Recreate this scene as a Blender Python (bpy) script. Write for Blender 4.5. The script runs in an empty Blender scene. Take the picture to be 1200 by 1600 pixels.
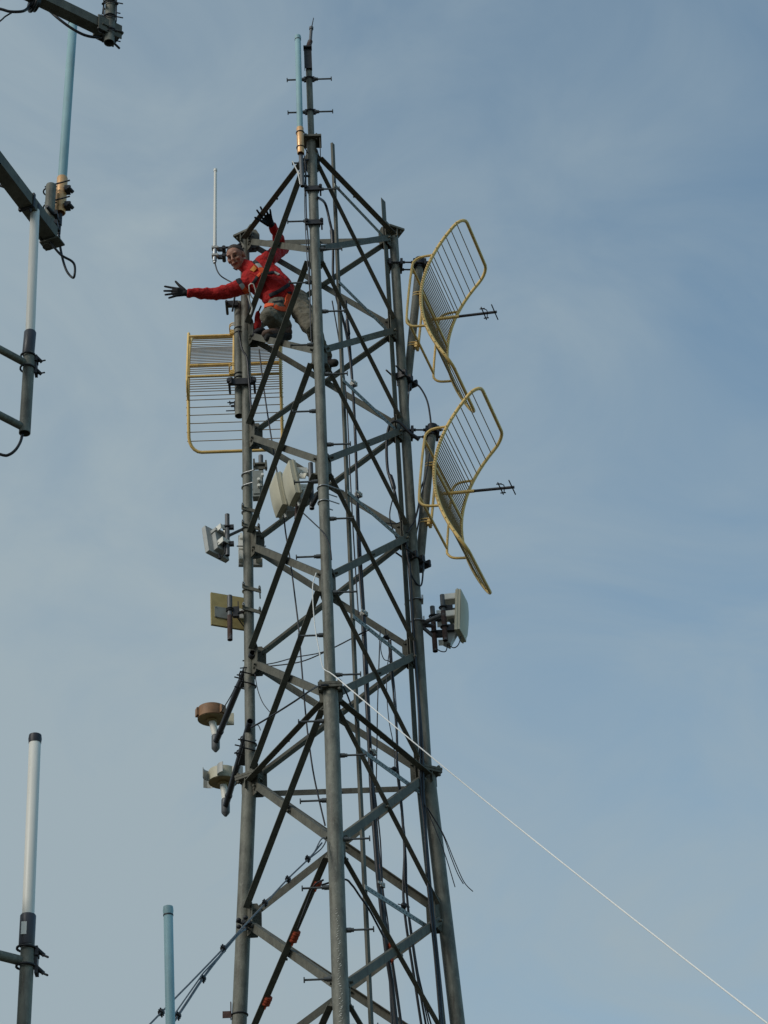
import bpy, math, random
import numpy as np
from mathutils import Vector, Matrix, noise
from mathutils.bvhtree import BVHTree
random.seed(7)
R = math.radians
SC = bpy.context.scene
COL = SC.collection

# ------------------------------------------------------------------ camera
F = 3421.8                      # focal length in photograph pixels (photo is 1200 x 1600)
TH, PAN, ROLL = 0.604338, 0.0312818, -0.0537728
EYE = Vector((0.0, -16.1625, 1.6))
FWD = Vector((math.sin(PAN)*math.cos(TH), math.cos(PAN)*math.cos(TH), math.sin(TH)))
RT0 = Vector((math.cos(PAN), -math.sin(PAN), 0))
UP0 = RT0.cross(FWD)
IR = RT0*math.cos(ROLL) + UP0*math.sin(ROLL)
IU = UP0*math.cos(ROLL) - RT0*math.sin(ROLL)
cd = bpy.data.cameras.new('camera')
cam = bpy.data.objects.new('camera', cd); COL.objects.link(cam)
cd.sensor_fit = 'VERTICAL'; cd.sensor_height = 24.0; cd.sensor_width = 18.0
cd.lens = F/1600*24.0
cd.clip_start = 0.1; cd.clip_end = 6000
m = Matrix.Identity(4)
for i in range(3):
    m[i][0] = IR[i]; m[i][1] = IU[i]; m[i][2] = -FWD[i]; m[i][3] = EYE[i]
cam.matrix_world = m
SC.camera = cam

# ------------------------------------------------------------------ world, sun, exposure
SUN_EL, SUN_AZ = 33.0, -128.0        # azimuth from +Y, clockwise seen from above; behind the camera to the left
w = bpy.data.worlds.new('World'); SC.world = w; w.use_nodes = True
nt = w.node_tree; nt.nodes.clear()
def N(tree, t, **kw):
    n = tree.nodes.new(t)
    for k, v in kw.items(): setattr(n, k, v)
    return n
sky = N(nt, 'ShaderNodeTexSky', sky_type='NISHITA', sun_disc=False, sun_elevation=R(SUN_EL), sun_rotation=R(SUN_AZ),
        air_density=1.0, dust_density=1.0, ozone_density=1.2)
bg1 = N(nt, 'ShaderNodeBackground'); bg1.inputs[1].default_value = 0.15
tint = N(nt, 'ShaderNodeMix', data_type='RGBA', blend_type='MULTIPLY'); tint.inputs[0].default_value = 1; tint.inputs[7].default_value = (.85, 1.08, 1.03, 1)
nt.links.new(sky.outputs[0], tint.inputs[6]); nt.links.new(tint.outputs[2], bg1.inputs[0])
tc = N(nt, 'ShaderNodeTexCoord')
mp = N(nt, 'ShaderNodeMapping'); mp.inputs['Scale'].default_value = (1.0, 1.0, 1.8); mp.inputs['Location'].default_value = (0.35, 0.2, 0.1)
nt.links.new(tc.outputs['Generated'], mp.inputs[0])
n1 = N(nt, 'ShaderNodeTexNoise'); n1.inputs['Scale'].default_value = 6.5; n1.inputs['Detail'].default_value = 6; n1.inputs['Roughness'].default_value = 0.56
n1.inputs['Distortion'].default_value = 0.9
nt.links.new(mp.outputs[0], n1.inputs[0])
# a veil of thin cloud, thicker towards the west (left) where the overcast lies
sx = N(nt, 'ShaderNodeSeparateXYZ'); nt.links.new(tc.outputs['Generated'], sx.inputs[0])
ma = N(nt, 'ShaderNodeMath', operation='MULTIPLY_ADD'); ma.inputs[1].default_value = -1.5; ma.inputs[2].default_value = 1.19-0.03
nt.links.new(sx.outputs[0], ma.inputs[0])
mb = N(nt, 'ShaderNodeMath', operation='MULTIPLY_ADD'); mb.inputs[1].default_value = -1.0
nt.links.new(sx.outputs[2], mb.inputs[0]); nt.links.new(ma.outputs[0], mb.inputs[2])
mx = N(nt, 'ShaderNodeMath', operation='MULTIPLY_ADD'); mx.inputs[1].default_value = 1.0; mx.use_clamp = True
nt.links.new(n1.outputs[0], mx.inputs[0])
mc = N(nt, 'ShaderNodeMath', operation='ADD'); mc.inputs[1].default_value = -0.325
nt.links.new(mb.outputs[0], mc.inputs[0]); nt.links.new(mc.outputs[0], mx.inputs[2])
bg2 = N(nt, 'ShaderNodeBackground'); bg2.inputs[0].default_value = (0.338, 0.420, 0.468, 1); bg2.inputs[1].default_value = 1.0
mix = N(nt, 'ShaderNodeMixShader'); out = N(nt, 'ShaderNodeOutputWorld')
nt.links.new(mx.outputs[0], mix.inputs[0]); nt.links.new(bg1.outputs[0], mix.inputs[1]); nt.links.new(bg2.outputs[0], mix.inputs[2])
nt.links.new(mix.outputs[0], out.inputs[0])

sl = bpy.data.lights.new('sun', 'SUN'); sl.energy = 1.75; sl.angle = R(20); sl.color = (1.0, 0.95, 0.87)
sun = bpy.data.objects.new('sun', sl); COL.objects.link(sun)
sd = Vector((math.sin(R(SUN_AZ))*math.cos(R(SUN_EL)), math.cos(R(SUN_AZ))*math.cos(R(SUN_EL)), math.sin(R(SUN_EL))))
sun.rotation_euler = sd.to_track_quat('Z', 'Y').to_euler()
sun.location = (0, -5, 30)
SC.view_settings.view_transform = 'Standard'; SC.view_settings.look = 'None'
SC.view_settings.exposure = 0.0; SC.view_settings.gamma = 1.0
SC.render.film_transparent = False

# ------------------------------------------------------------------ geometry of the view
def P(px, py, Y):
    """point on the vertical plane at world Y seen at photograph pixel (px, py)"""
    du, dv = px-600, py-800
    u = math.cos(ROLL)*du + math.sin(ROLL)*dv; v = -math.sin(ROLL)*du + math.cos(ROLL)*dv
    d = FWD + RT0*(u/F) - UP0*(v/F)
    return EYE + d*((Y-EYE.y)/d.y)
def PZ(px, py, z):
    d = P(px, py, 0) - EYE
    return EYE + d*((z-EYE.z)/d.z)
def proj(p):
    q = Vector(p)-EYE
    z = q.dot(FWD)
    return (600+F*q.dot(IR)/z, 800-F*q.dot(IU)/z)
def on_plane(px, py, p0, n):
    d = P(px, py, 0)-EYE
    return EYE + d*((p0-EYE).dot(n)/d.dot(n))

# ------------------------------------------------------------------ materials
MAT = {}
def mat(name, col, rough=0.6, metal=0.0, var=0.0, vscale=8, spots=None, bump=0.0, bscale=40, stretch=(1, 1, 1), spec=0.4):
    m = bpy.data.materials.new(name); m.use_nodes = True
    t = m.node_tree; b = t.nodes['Principled BSDF']
    b.inputs['Base Color'].default_value = (*col, 1); b.inputs['Roughness'].default_value = rough
    b.inputs['Metallic'].default_value = metal; b.inputs['Specular IOR Level'].default_value = spec
    co = N(t, 'ShaderNodeTexCoord'); mpn = N(t, 'ShaderNodeMapping'); mpn.inputs['Scale'].default_value = stretch
    t.links.new(co.outputs['Object'], mpn.inputs[0])
    last = None
    if var > 0:
        n = N(t, 'ShaderNodeTexNoise'); n.inputs['Scale'].default_value = vscale; n.inputs['Detail'].default_value = 6; n.inputs['Roughness'].default_value = .62
        t.links.new(mpn.outputs[0], n.inputs[0])
        r = N(t, 'ShaderNodeMapRange'); r.inputs['From Min'].default_value = .3; r.inputs['From Max'].default_value = .7
        r.inputs['To Min'].default_value = 1-var; r.inputs['To Max'].default_value = 1+var
        t.links.new(n.outputs[0], r.inputs['Value'])
        mm = N(t, 'ShaderNodeMix', data_type='RGBA', blend_type='MULTIPLY'); mm.inputs[0].default_value = 1
        mm.inputs[6].default_value = (*col, 1); t.links.new(r.outputs[0], mm.inputs[7])
        last = mm.outputs[2]
        rr = N(t, 'ShaderNodeMapRange'); rr.inputs['To Min'].default_value = max(.05, rough-.12); rr.inputs['To Max'].default_value = min(1, rough+.12)
        t.links.new(n.outputs[0], rr.inputs['Value']); t.links.new(rr.outputs[0], b.inputs['Roughness'])
    if spots:
        scol, lo, hi, sc = spots
        n = N(t, 'ShaderNodeTexNoise'); n.inputs['Scale'].default_value = sc; n.inputs['Detail'].default_value = 8; n.inputs['Roughness'].default_value = .7
        t.links.new(mpn.outputs[0], n.inputs[0])
        r = N(t, 'ShaderNodeMapRange'); r.inputs['From Min'].default_value = lo; r.inputs['From Max'].default_value = hi
        t.links.new(n.outputs[0], r.inputs['Value'])
        mm = N(t, 'ShaderNodeMix', data_type='RGBA'); t.links.new(r.outputs[0], mm.inputs[0])
        if last: t.links.new(last, mm.inputs[6])
        else: mm.inputs[6].default_value = (*col, 1)
        mm.inputs[7].default_value = (*scol, 1); last = mm.outputs[2]
    if last: t.links.new(last, b.inputs['Base Color'])
    if name.startswith('galvanised'):      # dark runs of dirt and rust down the steel
        m3 = N(t, 'ShaderNodeMapping'); m3.inputs['Scale'].default_value = (1, 1, .12); t.links.new(co.outputs['Object'], m3.inputs[0])
        n = N(t, 'ShaderNodeTexNoise'); n.inputs['Scale'].default_value = 34; n.inputs['Detail'].default_value = 6; t.links.new(m3.outputs[0], n.inputs[0])
        r = N(t, 'ShaderNodeMapRange'); r.inputs['From Min'].default_value = .55; r.inputs['From Max'].default_value = .72; r.inputs['To Max'].default_value = .75
        t.links.new(n.outputs[0], r.inputs['Value'])
        mm = N(t, 'ShaderNodeMix', data_type='RGBA'); t.links.new(r.outputs[0], mm.inputs[0]); t.links.new(last, mm.inputs[6]); mm.inputs[7].default_value = (.075, .062, .045, 1); last = mm.outputs[2]
        t.links.new(last, b.inputs['Base Color'])
    if bump > 0:
        n = N(t, 'ShaderNodeTexNoise'); n.inputs['Scale'].default_value = bscale; n.inputs['Detail'].default_value = 5
        t.links.new(co.outputs['Object'], n.inputs[0])
        bp = N(t, 'ShaderNodeBump'); bp.inputs['Strength'].default_value = bump; bp.inputs['Distance'].default_value = .02
        t.links.new(n.outputs[0], bp.inputs['Height']); t.links.new(bp.outputs[0], b.inputs['Normal'])
    MAT[name] = m
    return m
mat('galvanised', (.160, .160, .130), .6, .04, .42, 11, ((.28, .28, .235), .56, .74, 38), .15, 60, stretch=(1, 1, .55))
mat('galvanised_angle', (.118, .116, .092), .7, .03, .28, 10, ((.07, .065, .05), .55, .75, 12), .12, 50)
mat('dark_steel', (.045, .045, .048), .55, .5, .3, 25)
mat('clamp_bright', (.42, .42, .39), .7, .05, .2, 30)
mat('bolt_steel', (.10, .105, .105), .5, .4, .3, 30)
mat('zinc', (.40, .41, .41), .38, .6, .2, 30)
mat('rusty', (.085, .05, .042), .8, .1, .4, 22, ((.16, .16, .165), .52, .62, 9), .3, 50)
mat('painted_pipe', (.12, .125, .13), .5, .1, .2, 20, ((.09, .05, .035), .6, .7, 12))
mat('arm_black', (.035, .035, .042), .5, .2, .3, 20)
mat('gold', (.84, .57, .20), .48, .05, .18, 10, ((.52, .35, .12), .60, .78, 18))
mat('wire_dark', (.32, .21, .07), .55, .2, .2, 20)
mat('copper', (.74, .43, .20), .38, .3, .15, 12, ((.55, .33, .16), .6, .8, 8))
mat('copper_drum', (.27, .15, .08), .62, .15, .3, 10, ((.16, .10, .06), .5, .7, 16))
mat('brass_face', (.33, .24, .11), .5, .3, .3, 12)
mat('blue_fibreglass', (.285, .45, .48), .55, 0, .16, 7, ((.26, .36, .37), .55, .75, 9), stretch=(1, 1, .35))
mat('white_fibreglass', (.76, .74, .67), .45, 0, .06, 5, ((.5, .48, .42), .62, .75, 16), stretch=(1, 1, .3))
mat('radome', (.52, .49, .37), .5, 0, .06, 7)
mat('plastic_white', (.80, .78, .70), .45, 0, .08, 20)
mat('panel_tan', (.40, .32, .135), .6, 0, .14, 9, ((.30, .23, .09), .55, .75, 14))
mat('grey_box', (.40, .41, .39), .5, .1, .1, 15)
mat('pale_plate', (.25, .262, .235), .5, .2, .15, 20)
mat('black_plastic', (.035, .034, .04), .5, 0, .2, 20)
mat('collar_dark', (.06, .058, .066), .42, 0, .15, 12)
mat('rubber', (.013, .013, .016), .45, 0, .2, 15, spec=.5)
mat('rope', (.82, .81, .77), .8, 0, .1, 60)
mat('strand', (.17, .18, .19), .5, .6, .3, 60, bump=.3, bscale=200)
mat('tape', (.40, .07, .03), .8, 0, .25, 30, bump=.15, bscale=60)
mat('skin', (.36, .18, .12), .6, 0, .10, 20)
mat('hair', (.055, .040, .031), .8, 0, .3, 60)
mat('shirt', (.43, .012, .011), .85, 0, .12, 14, bump=.5, bscale=45)
mat('trousers', (.15, .138, .105), .9, 0, .25, 14, ((.075, .068, .05), .55, .7, 9), bump=.6, bscale=35)
mat('leather', (.10, .058, .04), .7, 0, .25, 20)
mat('sole', (.022, .02, .018), .8, 0, .2, 30)
mat('glove', (.007, .007, .009), .75, 0, .2, 30)
mat('strap_grey', (.42, .42, .39), .7)
mat('strap_black', (.015, .016, .022), .7)
mat('strap_orange', (.80, .10, .02), .7)
mat('badge', (.60, .22, .03), .7, 0, .3, 60)
mat('eye_dark', (.035, .02, .016), .9, spec=.05)
mat('teeth', (.20, .11, .09), .8, spec=.1)
mat('concrete', (.32, .31, .29), .9, 0, .2, 3)
mat('ground', (.065, .062, .045), .95, 0, .45, .35, ((.12, .105, .08), .5, .65, .12), .6, 3)

# ------------------------------------------------------------------ mesh builder
def frame(d, hint=None):
    d = Vector(d).normalized()
    h = Vector(hint) if hint is not None else (Vector((0, 0, 1)) if abs(d.z) < .9 else Vector((0, 1, 0)))
    a = (h - d*h.dot(d)).normalized()
    return d, a, d.cross(a)
class MB:
    def __init__(s): s.v = []; s.f = []; s.sm = []; s.mi = []; s.cur = 0; s.cuts = []
    def add(s, vs, fs, smooth=False):
        o = len(s.v); s.v += [Vector(p) for p in vs]
        for f in fs: s.f.append([o+i for i in f]); s.sm.append(smooth); s.mi.append(s.cur)
        return s
    def tube(s, pts, r, n=12, caps=True, closed=False, hollow=False):
        pts = [Vector(p) for p in pts]; L = len(pts)
        rs = r if isinstance(r, (list, tuple)) else [r]*L
        d0, a, b = frame((pts[1]-pts[0]))
        rings = []; prev = d0
        for i, p in enumerate(pts):
            if closed: d = (pts[(i+1) % L]-pts[i-1]).normalized()
            else: d = (pts[min(i+1, L-1)]-pts[max(i-1, 0)]).normalized()
            q = prev.rotation_difference(d); a = q @ a; a = (a-d*a.dot(d)).normalized(); prev = d; b = d.cross(a)
            rings.append([p+(a*math.cos(2*math.pi*k/n)+b*math.sin(2*math.pi*k/n))*rs[i] for k in range(n)])
        vs = [v for rg in rings for v in rg]; fs = []
        for i in range(L if closed else L-1):
            j = (i+1) % L
            for k in range(n):
                k2 = (k+1) % n
                fs.append([i*n+k, i*n+k2, j*n+k2, j*n+k])
        s.add(vs, fs, True)
        if caps and not closed:
            if hollow:
                for rg, p, dr in ((rings[0], pts[0], pts[1]-pts[0]), (rings[-1], pts[-1], pts[-2]-pts[-1])):
                    dr = dr.normalized(); inn = [p+(v-p)*.86 for v in rg]; deep = [v+dr*rs[0]*2.5 for v in inn]
                    s.add(rg+inn+deep, [[k, (k+1) % n, n+(k+1) % n, n+k] for k in range(n)] +
                          [[n+k, n+(k+1) % n, 2*n+(k+1) % n, 2*n+k] for k in range(n)]+[list(range(2*n, 3*n))])
            else:
                s.add(rings[0], [list(range(n))[::-1]]); s.add(rings[-1], [list(range(n))])
        return s
    def cyl(s, p, q, r, n=16, r2=None, hollow=False):
        return s.tube([p, q], [r, r if r2 is None else r2], n, hollow=hollow)
    def box(s, c, ax, ay, az):
        c = Vector(c); ax, ay, az = Vector(ax), Vector(ay), Vector(az)
        vs = [c+ax*i+ay*j+az*k for i in (-1, 1) for j in (-1, 1) for k in (-1, 1)]
        fs = [[0, 1, 3, 2], [4, 6, 7, 5], [0, 4, 5, 1], [2, 3, 7, 6], [0, 2, 6, 4], [1, 5, 7, 3]]
        return s.add(vs, fs)
    def prism(s, prof, p, q, u, v):
        n = len(prof); p, q = Vector(p), Vector(q)
        vs = [p+u*a+v*b for a, b in prof]+[q+u*a+v*b for a, b in prof]
        fs = [[i, (i+1) % n, n+(i+1) % n, n+i] for i in range(n)]+[list(range(n))[::-1], list(range(n, 2*n))]
        return s.add(vs, fs)
    def ell(s, c, ax, ay, az, n=16, m_=10):
        c = Vector(c); vs = []
        for i in range(m_+1):
            t = math.pi*i/m_
            for k in range(n):
                a = 2*math.pi*k/n
                vs.append(c+Vector(ax)*math.sin(t)*math.cos(a)+Vector(ay)*math.sin(t)*math.sin(a)+Vector(az)*math.cos(t))
        fs = [[i*n+k, (i+1)*n+k, (i+1)*n+(k+1) % n, i*n+(k+1) % n] for i in range(m_) for k in range(n)]
        return s.add(vs, fs, True)
    def cut(s): s.cuts.append((len(s.v), len(s.f)))
    def build(s, name, mats, parent=None, loc=None):
        if s.cuts:
            marks = [c for c in s.cuts if c[1] > 0 and c[1] < len(s.f)]; s.cuts = []
            marks = [(0, 0)]+marks+[(len(s.v), len(s.f))]; o = None
            for (v0, f0), (v1, f1) in zip(marks, marks[1:]):
                q = MB(); q.v = s.v[v0:v1]; q.f = [[i-v0 for i in f] for f in s.f[f0:f1]]; q.sm = s.sm[f0:f1]; q.mi = s.mi[f0:f1]
                o = q.build(name, mats, parent, loc)
            return o
        if isinstance(mats, str): mats = [mats]
        root = parent
        while root is not None and root.parent is not None: root = root.parent
        base = Vector(root.get('_b', (0, 0, 0))) if root is not None else (Vector(loc) if loc is not None else
               Vector((sum(v.x for v in s.v)/len(s.v), sum(v.y for v in s.v)/len(s.v), min(v.z for v in s.v))))
        me = bpy.data.meshes.new(name)
        me.from_pydata([v-base for v in s.v], [], s.f)
        for mm in mats: me.materials.append(MAT[mm])
        me.polygons.foreach_set('use_smooth', s.sm); me.polygons.foreach_set('material_index', s.mi)
        me.update()
        import bmesh
        bm = bmesh.new(); bm.from_mesh(me); bmesh.ops.recalc_face_normals(bm, faces=bm.faces); bm.to_mesh(me); bm.free()
        o = bpy.data.objects.new(name, me); COL.objects.link(o)
        if parent is not None: o.parent = parent
        else: o.location = base; o['_b'] = tuple(base)
        return o
def tag(o, label, cat=None, group=None):
    o['label'] = label
    if cat: o['category'] = cat
    if group: o['group'] = group
    return o
def thing(name, label, cat, loc, group=None):
    o = bpy.data.objects.new(name, None); COL.objects.link(o); o.location = loc; o['_b'] = tuple(loc)
    o.empty_display_size = .1
    return tag(o, label, cat, group)
def smooth(pts, k=6):
    pts = [Vector(p) for p in pts]
    if len(pts) < 3: return pts
    out = []
    for i in range(len(pts)-1):
        p0 = pts[max(i-1, 0)]; p1 = pts[i]; p2 = pts[i+1]; p3 = pts[min(i+2, len(pts)-1)]
        for j in range(k):
            t = j/k
            out.append(.5*((2*p1)+(p2-p0)*t+(2*p0-5*p1+4*p2-p3)*t*t+(3*p1-p0-3*p2+p3)*t**3))
    out.append(pts[-1]); return out

# ------------------------------------------------------------------ ground
g = MB(); G = 2500
gv = []; 
for i in range(21):
    for j in range(21):
        x = (i-10)/10; y = (j-10)/10
        gv.append((math.copysign(abs(x)**2.2, x)*G, math.copysign(abs(y)**2.2, y)*G, 0))
g.add(gv, [[i*21+j, (i+1)*21+j, (i+1)*21+j+1, i*21+j+1] for i in range(20) for j in range(20)])
go = g.build('ground', 'ground', loc=(0, 0, 0)); go['kind'] = 'structure'

# ------------------------------------------------------------------ the lattice tower
S = 1.5; RC = S/math.sqrt(3); YAW = -0.03156
XY = {k: Vector((RC*math.cos(R(a)+YAW), RC*math.sin(R(a)+YAW), 0)) for k, a in (('A', 150), ('B', 270), ('C', 30))}
def leg_at(k, z, zf=None):
    zf = ZF[k] if zf is None else zf
    s = 1.0 if z >= zf else 1+.068*(zf-z)
    if z < zf: s += .012
    return XY[k]*s + Vector((0, 0, z))
ZF = {'A': -99, 'B': -99, 'C': -99}
def zat(k, py):
    lo, hi = -2.0, 20.0
    for _ in range(50):
        mid = (lo+hi)/2
        if proj(leg_at(k, mid))[1] > py: lo = mid
        else: hi = mid
    return (lo+hi)/2
flz = {k: zat(k, y) for k, y in (('A', 1221), ('B', 1081), ('C', 1211))}
upn = {'A': [378, 525, 683, 853, 1035, 1222], 'B': [240, 390, 549, 721, 903, 1090], 'C': [372, 516, 672, 838, 1022, 1212]}
ND = {k: [zat(k, y) for y in upn[k]] for k in 'ABC'}
for k in 'ABC': ZF[k] = flz[k]
lown = {'A': [1440], 'B': [1318, 1548], 'C': [1432]}
for k in 'ABC':
    ND[k] += [zat(k, y) for y in lown[k]]
    while ND[k][-1] > 1.6: ND[k].append(ND[k][-1]-1.27)
TOP = {'A': zat('A', 372) if False else ND['A'][0]+.05, 'B': 0, 'C': 0}
ZT = {}
for k, y in (('A', 372), ('B', 222), ('C', 364)):
    zz = ZF[k]; ZF[k] = -99; ZT[k] = zat(k, y); ZF[k] = zz
RU, RL = .046, .061

tower = thing('lattice_tower', 'tall triangular galvanised steel lattice tower that the climber leans out of', 'tower', (0, 0, 0))
for k in 'ABC':
    b = MB(); b.cyl(leg_at(k, flz[k]+.012), leg_at(k, ZT[k]), RU, 24)
    b.build('leg', 'galvanised', tower)
    b = MB(); b.cyl(leg_at(k, .25), leg_at(k, flz[k]-.001), RL, 24)
    if k == 'B':      # glints on the camera side are painted as dabs further down
        pass
    b.build('leg', 'galvanised', tower)
    # splice flange: two plates and four bolts, stiffener webs under it
    c = leg_at(k, flz[k]+.02); o_ = XY[k].normalized(); t_ = Vector((-o_.y, o_.x, 0)); Z = Vector((0, 0, 1))
    b = MB(); b.box(c+Z*.012, o_*.098, t_*.098, Z*.011); b.box(c-Z*.0125, o_*.096, t_*.096, Z*.011)
    for i in (-1, 1):
        for j in (-1, 1):
            q = c+o_*.075*i+t_*.075*j
            b.cyl(q-Z*.05, q+Z*.05, .009, 8); b.cyl(q-Z*.045, q-Z*.024, .017, 6); b.cyl(q+Z*.024, q+Z*.04, .017, 6)
    for d in ((-o_, t_, -t_) if k == 'B' else (o_, -o_, t_, -t_)):
        b.box(c+d*.075-Z*.07, d*.016, d.cross(Z)*.004, Z*.045)
    b.build('flange', 'galvanised_angle', tower)
    # cap plate
    if k != 'B':
        c = leg_at(k, ZT[k]); b = MB(); b.box(c+Z*.012, o_*.085, t_*.085, Z*.012)
        for d in (t_, -t_): b.box(c+d*.064-Z*.045, d*.018, d.cross(Z)*.004, Z*.045)
        for i in (-1, 1):
            q = c+t_*.06*i+o_*.05; b.cyl(q-Z*.03, q+Z*.04, .009, 8)
        b.build('cap_plate', 'galvanised_angle', tower)
    b = MB(); b.box(leg_at(k, .12), (.35, 0, 0), (0, .35, 0), (0, 0, .125)); b.build('footing', 'concrete', tower)

def lbar(p, q, nrm, wd=.062, th=.007, flip=1, side=1, off=0.0, fw=.06):
    """steel angle from p to q: one flange in the face plane, the other along +-nrm at one edge"""
    d = (q-p).normalized(); u = nrm.cross(d).normalized()
    if u.z < 0: u = -u
    v = nrm*side
    u = u*flip
    prof = [(-wd/2, 0), (wd/2, 0), (wd/2, th), (-wd/2+th, th), (-wd/2+th, fw), (-wd/2, fw)]
    b = MB(); b.prism(prof, p+nrm*off, q+nrm*off, u, v)
    return b, d, u, v
def face_normal(a, b_):
    n = (XY[a]+XY[b_]).normalized(); return n
def brace(a, za, b_, zb, style, off, name='brace', ins=.1, wd=.062):
    pa, pb = leg_at(a, za), leg_at(b_, zb); d = (pb-pa); h = Vector((d.x, d.y, 0)).normalized()
    p = pa+h*ins; q = pb-h*ins; n = face_normal(a, b_)
    # shift ends along z so that they stay on the line between nodes but fan out on the gusset
    fw = {'up': .056, 'in': .05, 'dn': .085, 'flat': .05, 'half': .04}[style]
    if style == 'flat': bb, d, u, v = lbar(p, q, n, wd, flip=-1, side=1, off=off, fw=fw)     # flange outwards at the upper edge: a plain face from inside
    elif style in ('up', 'half'):   bb, d, u, v = lbar(p, q, n, wd, flip=1, side=1, off=off, fw=fw)      # outstanding flange outwards at the lower edge
    elif style == 'in': bb, d, u, v = lbar(p, q, n, wd, flip=-1, side=-1, off=off, fw=fw)    # flange inwards at the upper edge
    else:               bb, d, u, v = lbar(p, q, n, wd, flip=1, side=-1, off=off, fw=fw)
    for e in (p+d*.035, q-d*.035):
        bb.cyl(e+n*(off-.02), e+n*(off+.028), .012, 6)
    mid = (p+q)/2
    bb.cyl(mid+n*(off-.025), mid+n*(off+.03), .011, 6)
    return bb.build(name, 'galvanised_angle', tower)
FACES = (('A', 'B'), ('B', 'C'), ('A', 'C'))
def dz(i): return 0
for a, b_ in FACES:
    n = min(len(ND[a]), len(ND[b_]))-1
    for i in range(n):
        up, dn = .085, -.07
        # rising from a(i+1) to b(i)  and falling from a(i) to b(i+1)
        st1 = {('A', 'B'): 'up', ('B', 'C'): 'in', ('A', 'C'): 'dn' if i < 5 else 'flat'}[(a, b_)]
        st2 = {('A', 'B'): 'in', ('B', 'C'): 'half', ('A', 'C'): 'flat' if i < 5 else 'in'}[(a, b_)]
        brace(a, ND[a][i+1]+up, b_, ND[b_][i]+dn, st1, .012)
        brace(a, ND[a][i]+dn, b_, ND[b_][i+1]+up, st2, -.004)
    for i in (0, 5):
        if (a, b_) == ('A', 'C'): brace(a, ND[a][i]-(.10 if i else 0), b_, ND[b_][i]-(.10 if i else 0), 'flat', .021, 'cross_bar', .07, .05 if i else .062)
        else: brace(a, ND[a][i], b_, ND[b_][i], 'up', .021, 'cross_bar', .07)
for k in 'ABC':
    others = [o for o in 'ABC' if o != k]
    for i, z in enumerate(ND[k]):
        b = MB()
        for o in others:
            h = (XY[o]-XY[k]).normalized(); n = face_normal(k, o); c = leg_at(k, z)
            b.prism([(0.03, -.15), (.115, -.15), (.15, -.06), (.15, .08), (.115, .15), (.03, .15)], c-n*.012, c-n*.005, h, Vector((0, 0, 1)))
            for s_ in (-.1, .1): b.cyl(c+h*.09+Vector((0, 0, s_))-n*.02, c+h*.09+Vector((0, 0, s_))+n*.01, .013, 6)
        b.build('gusset_plate', 'galvanised_angle', tower)
# step bolts on the front leg
def step(side, z, k='B', rr=None, ln=.20):
    c = leg_at(k, z); r = rr if rr else (RU if z > flz[k] else RL); d = Vector((side, 0, 0)).normalized()
    b = MB(); b.cyl(c+d*(r-.01), c+d*(r+ln), .0085, 8); b.cyl(c+d*(r+ln-.004), c+d*(r+ln+.006), .022, 12)
    b.cyl(c+d*(r+.0), c+d*(r+.035), .021, 6); b.cyl(c+d*(r+.035), c+d*(r+.055), .017, 6)
    b.build('step_bolt', 'bolt_steel', tower)
def zb(py): return zat('B', py)
for y in (345, 441, 538, 642, 752, 869, 992): step(-1, zb(y))
for y in (296, 390, 487, 585, 695, 811, 926, 1055): step(1, zb(y))
for y in (1126, 1250, 1386, 1529, 1680): step(-1, zb(y))
for y in (1181, 1312, 1454, 1605): step(1, zb(y))

# mast pole above the front leg
YB = XY['B'].y
zz = ZF['B']; ZF['B'] = -99
zm0, zm1 = zat('B', 226), zat('B', 95)
ZF['B'] = zz
b = MB(); b.cyl(leg_at('B', ZT['B']+.026), leg_at('B', zm1), .031, 20); b.build('mast_pole', 'galvanised', tower)
c = leg_at('B', ZT['B']+.012); Z = Vector((0, 0, 1))
b = MB(); b.box(c+Vector((.012, 0, 0)), (.085, 0, 0), (0, .085, 0), Z*.012); b.box(c+Vector((.082, 0, -.085)), (.004, 0, 0), (0, .07, 0), Z*.075)
for i in (-1, 1): b.cyl(c+Vector((.05*i, -.05, -.03)), c+Vector((.05*i, -.05, .05)), .01, 6)
b.build('cap_plate', 'galvanised_angle', tower)
for y in (124, 175):
    z = zat('B', y)
    for s_ in (-1, 1):
        ln = .185
        step(s_, z, rr=.031, ln=ln)
    b = MB(); cc = leg_at('B', z)
    b.box(cc+Vector((0, -.0, 0)), (.052, 0, 0), (0, .012, 0), Z*.03); b.tube([cc+Vector((.042*math.cos(t), .042*math.sin(t), 0)) for t in [i*math.pi/6 for i in range(12)]], .007, 6, closed=True)
    b.build('clamp', 'dark_steel', tower)
step(-1, zat('B', 254), ln=.14)
# collar clamps on the front leg under the top node
for y in (299, 352):
    cc = leg_at('B', zat('B', y)); b = MB()
    b.tube([cc+Vector((.05*math.cos(t), .05*math.sin(t), 0)) for t in [i*math.pi/8 for i in range(16)]], .009, 6, closed=True)
    b.box(cc+Vector((.0, -.055, -.012)), (.085, 0, 0), (0, .012, 0), Z*.026)
    for s_ in (-1, 1): b.cyl(cc+Vector((.07*s_, -.09, 0)), cc+Vector((.07*s_, .06, 0)), .009, 6); b.cyl(cc+Vector((.07*s_, -.085, 0)), cc+Vector((.07*s_, -.065, 0)), .018, 6)
    b.build('clamp', 'dark_steel', tower)
# specular glints on the lower front leg, painted as small whitish dabs
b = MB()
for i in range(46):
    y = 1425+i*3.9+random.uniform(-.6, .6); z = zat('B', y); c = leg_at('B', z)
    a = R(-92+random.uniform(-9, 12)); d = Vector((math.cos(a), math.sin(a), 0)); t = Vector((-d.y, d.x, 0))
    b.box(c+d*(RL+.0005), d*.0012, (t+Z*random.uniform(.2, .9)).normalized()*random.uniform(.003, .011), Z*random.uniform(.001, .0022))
b.build('glint_dabs', 'plastic_white', tower)

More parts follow.
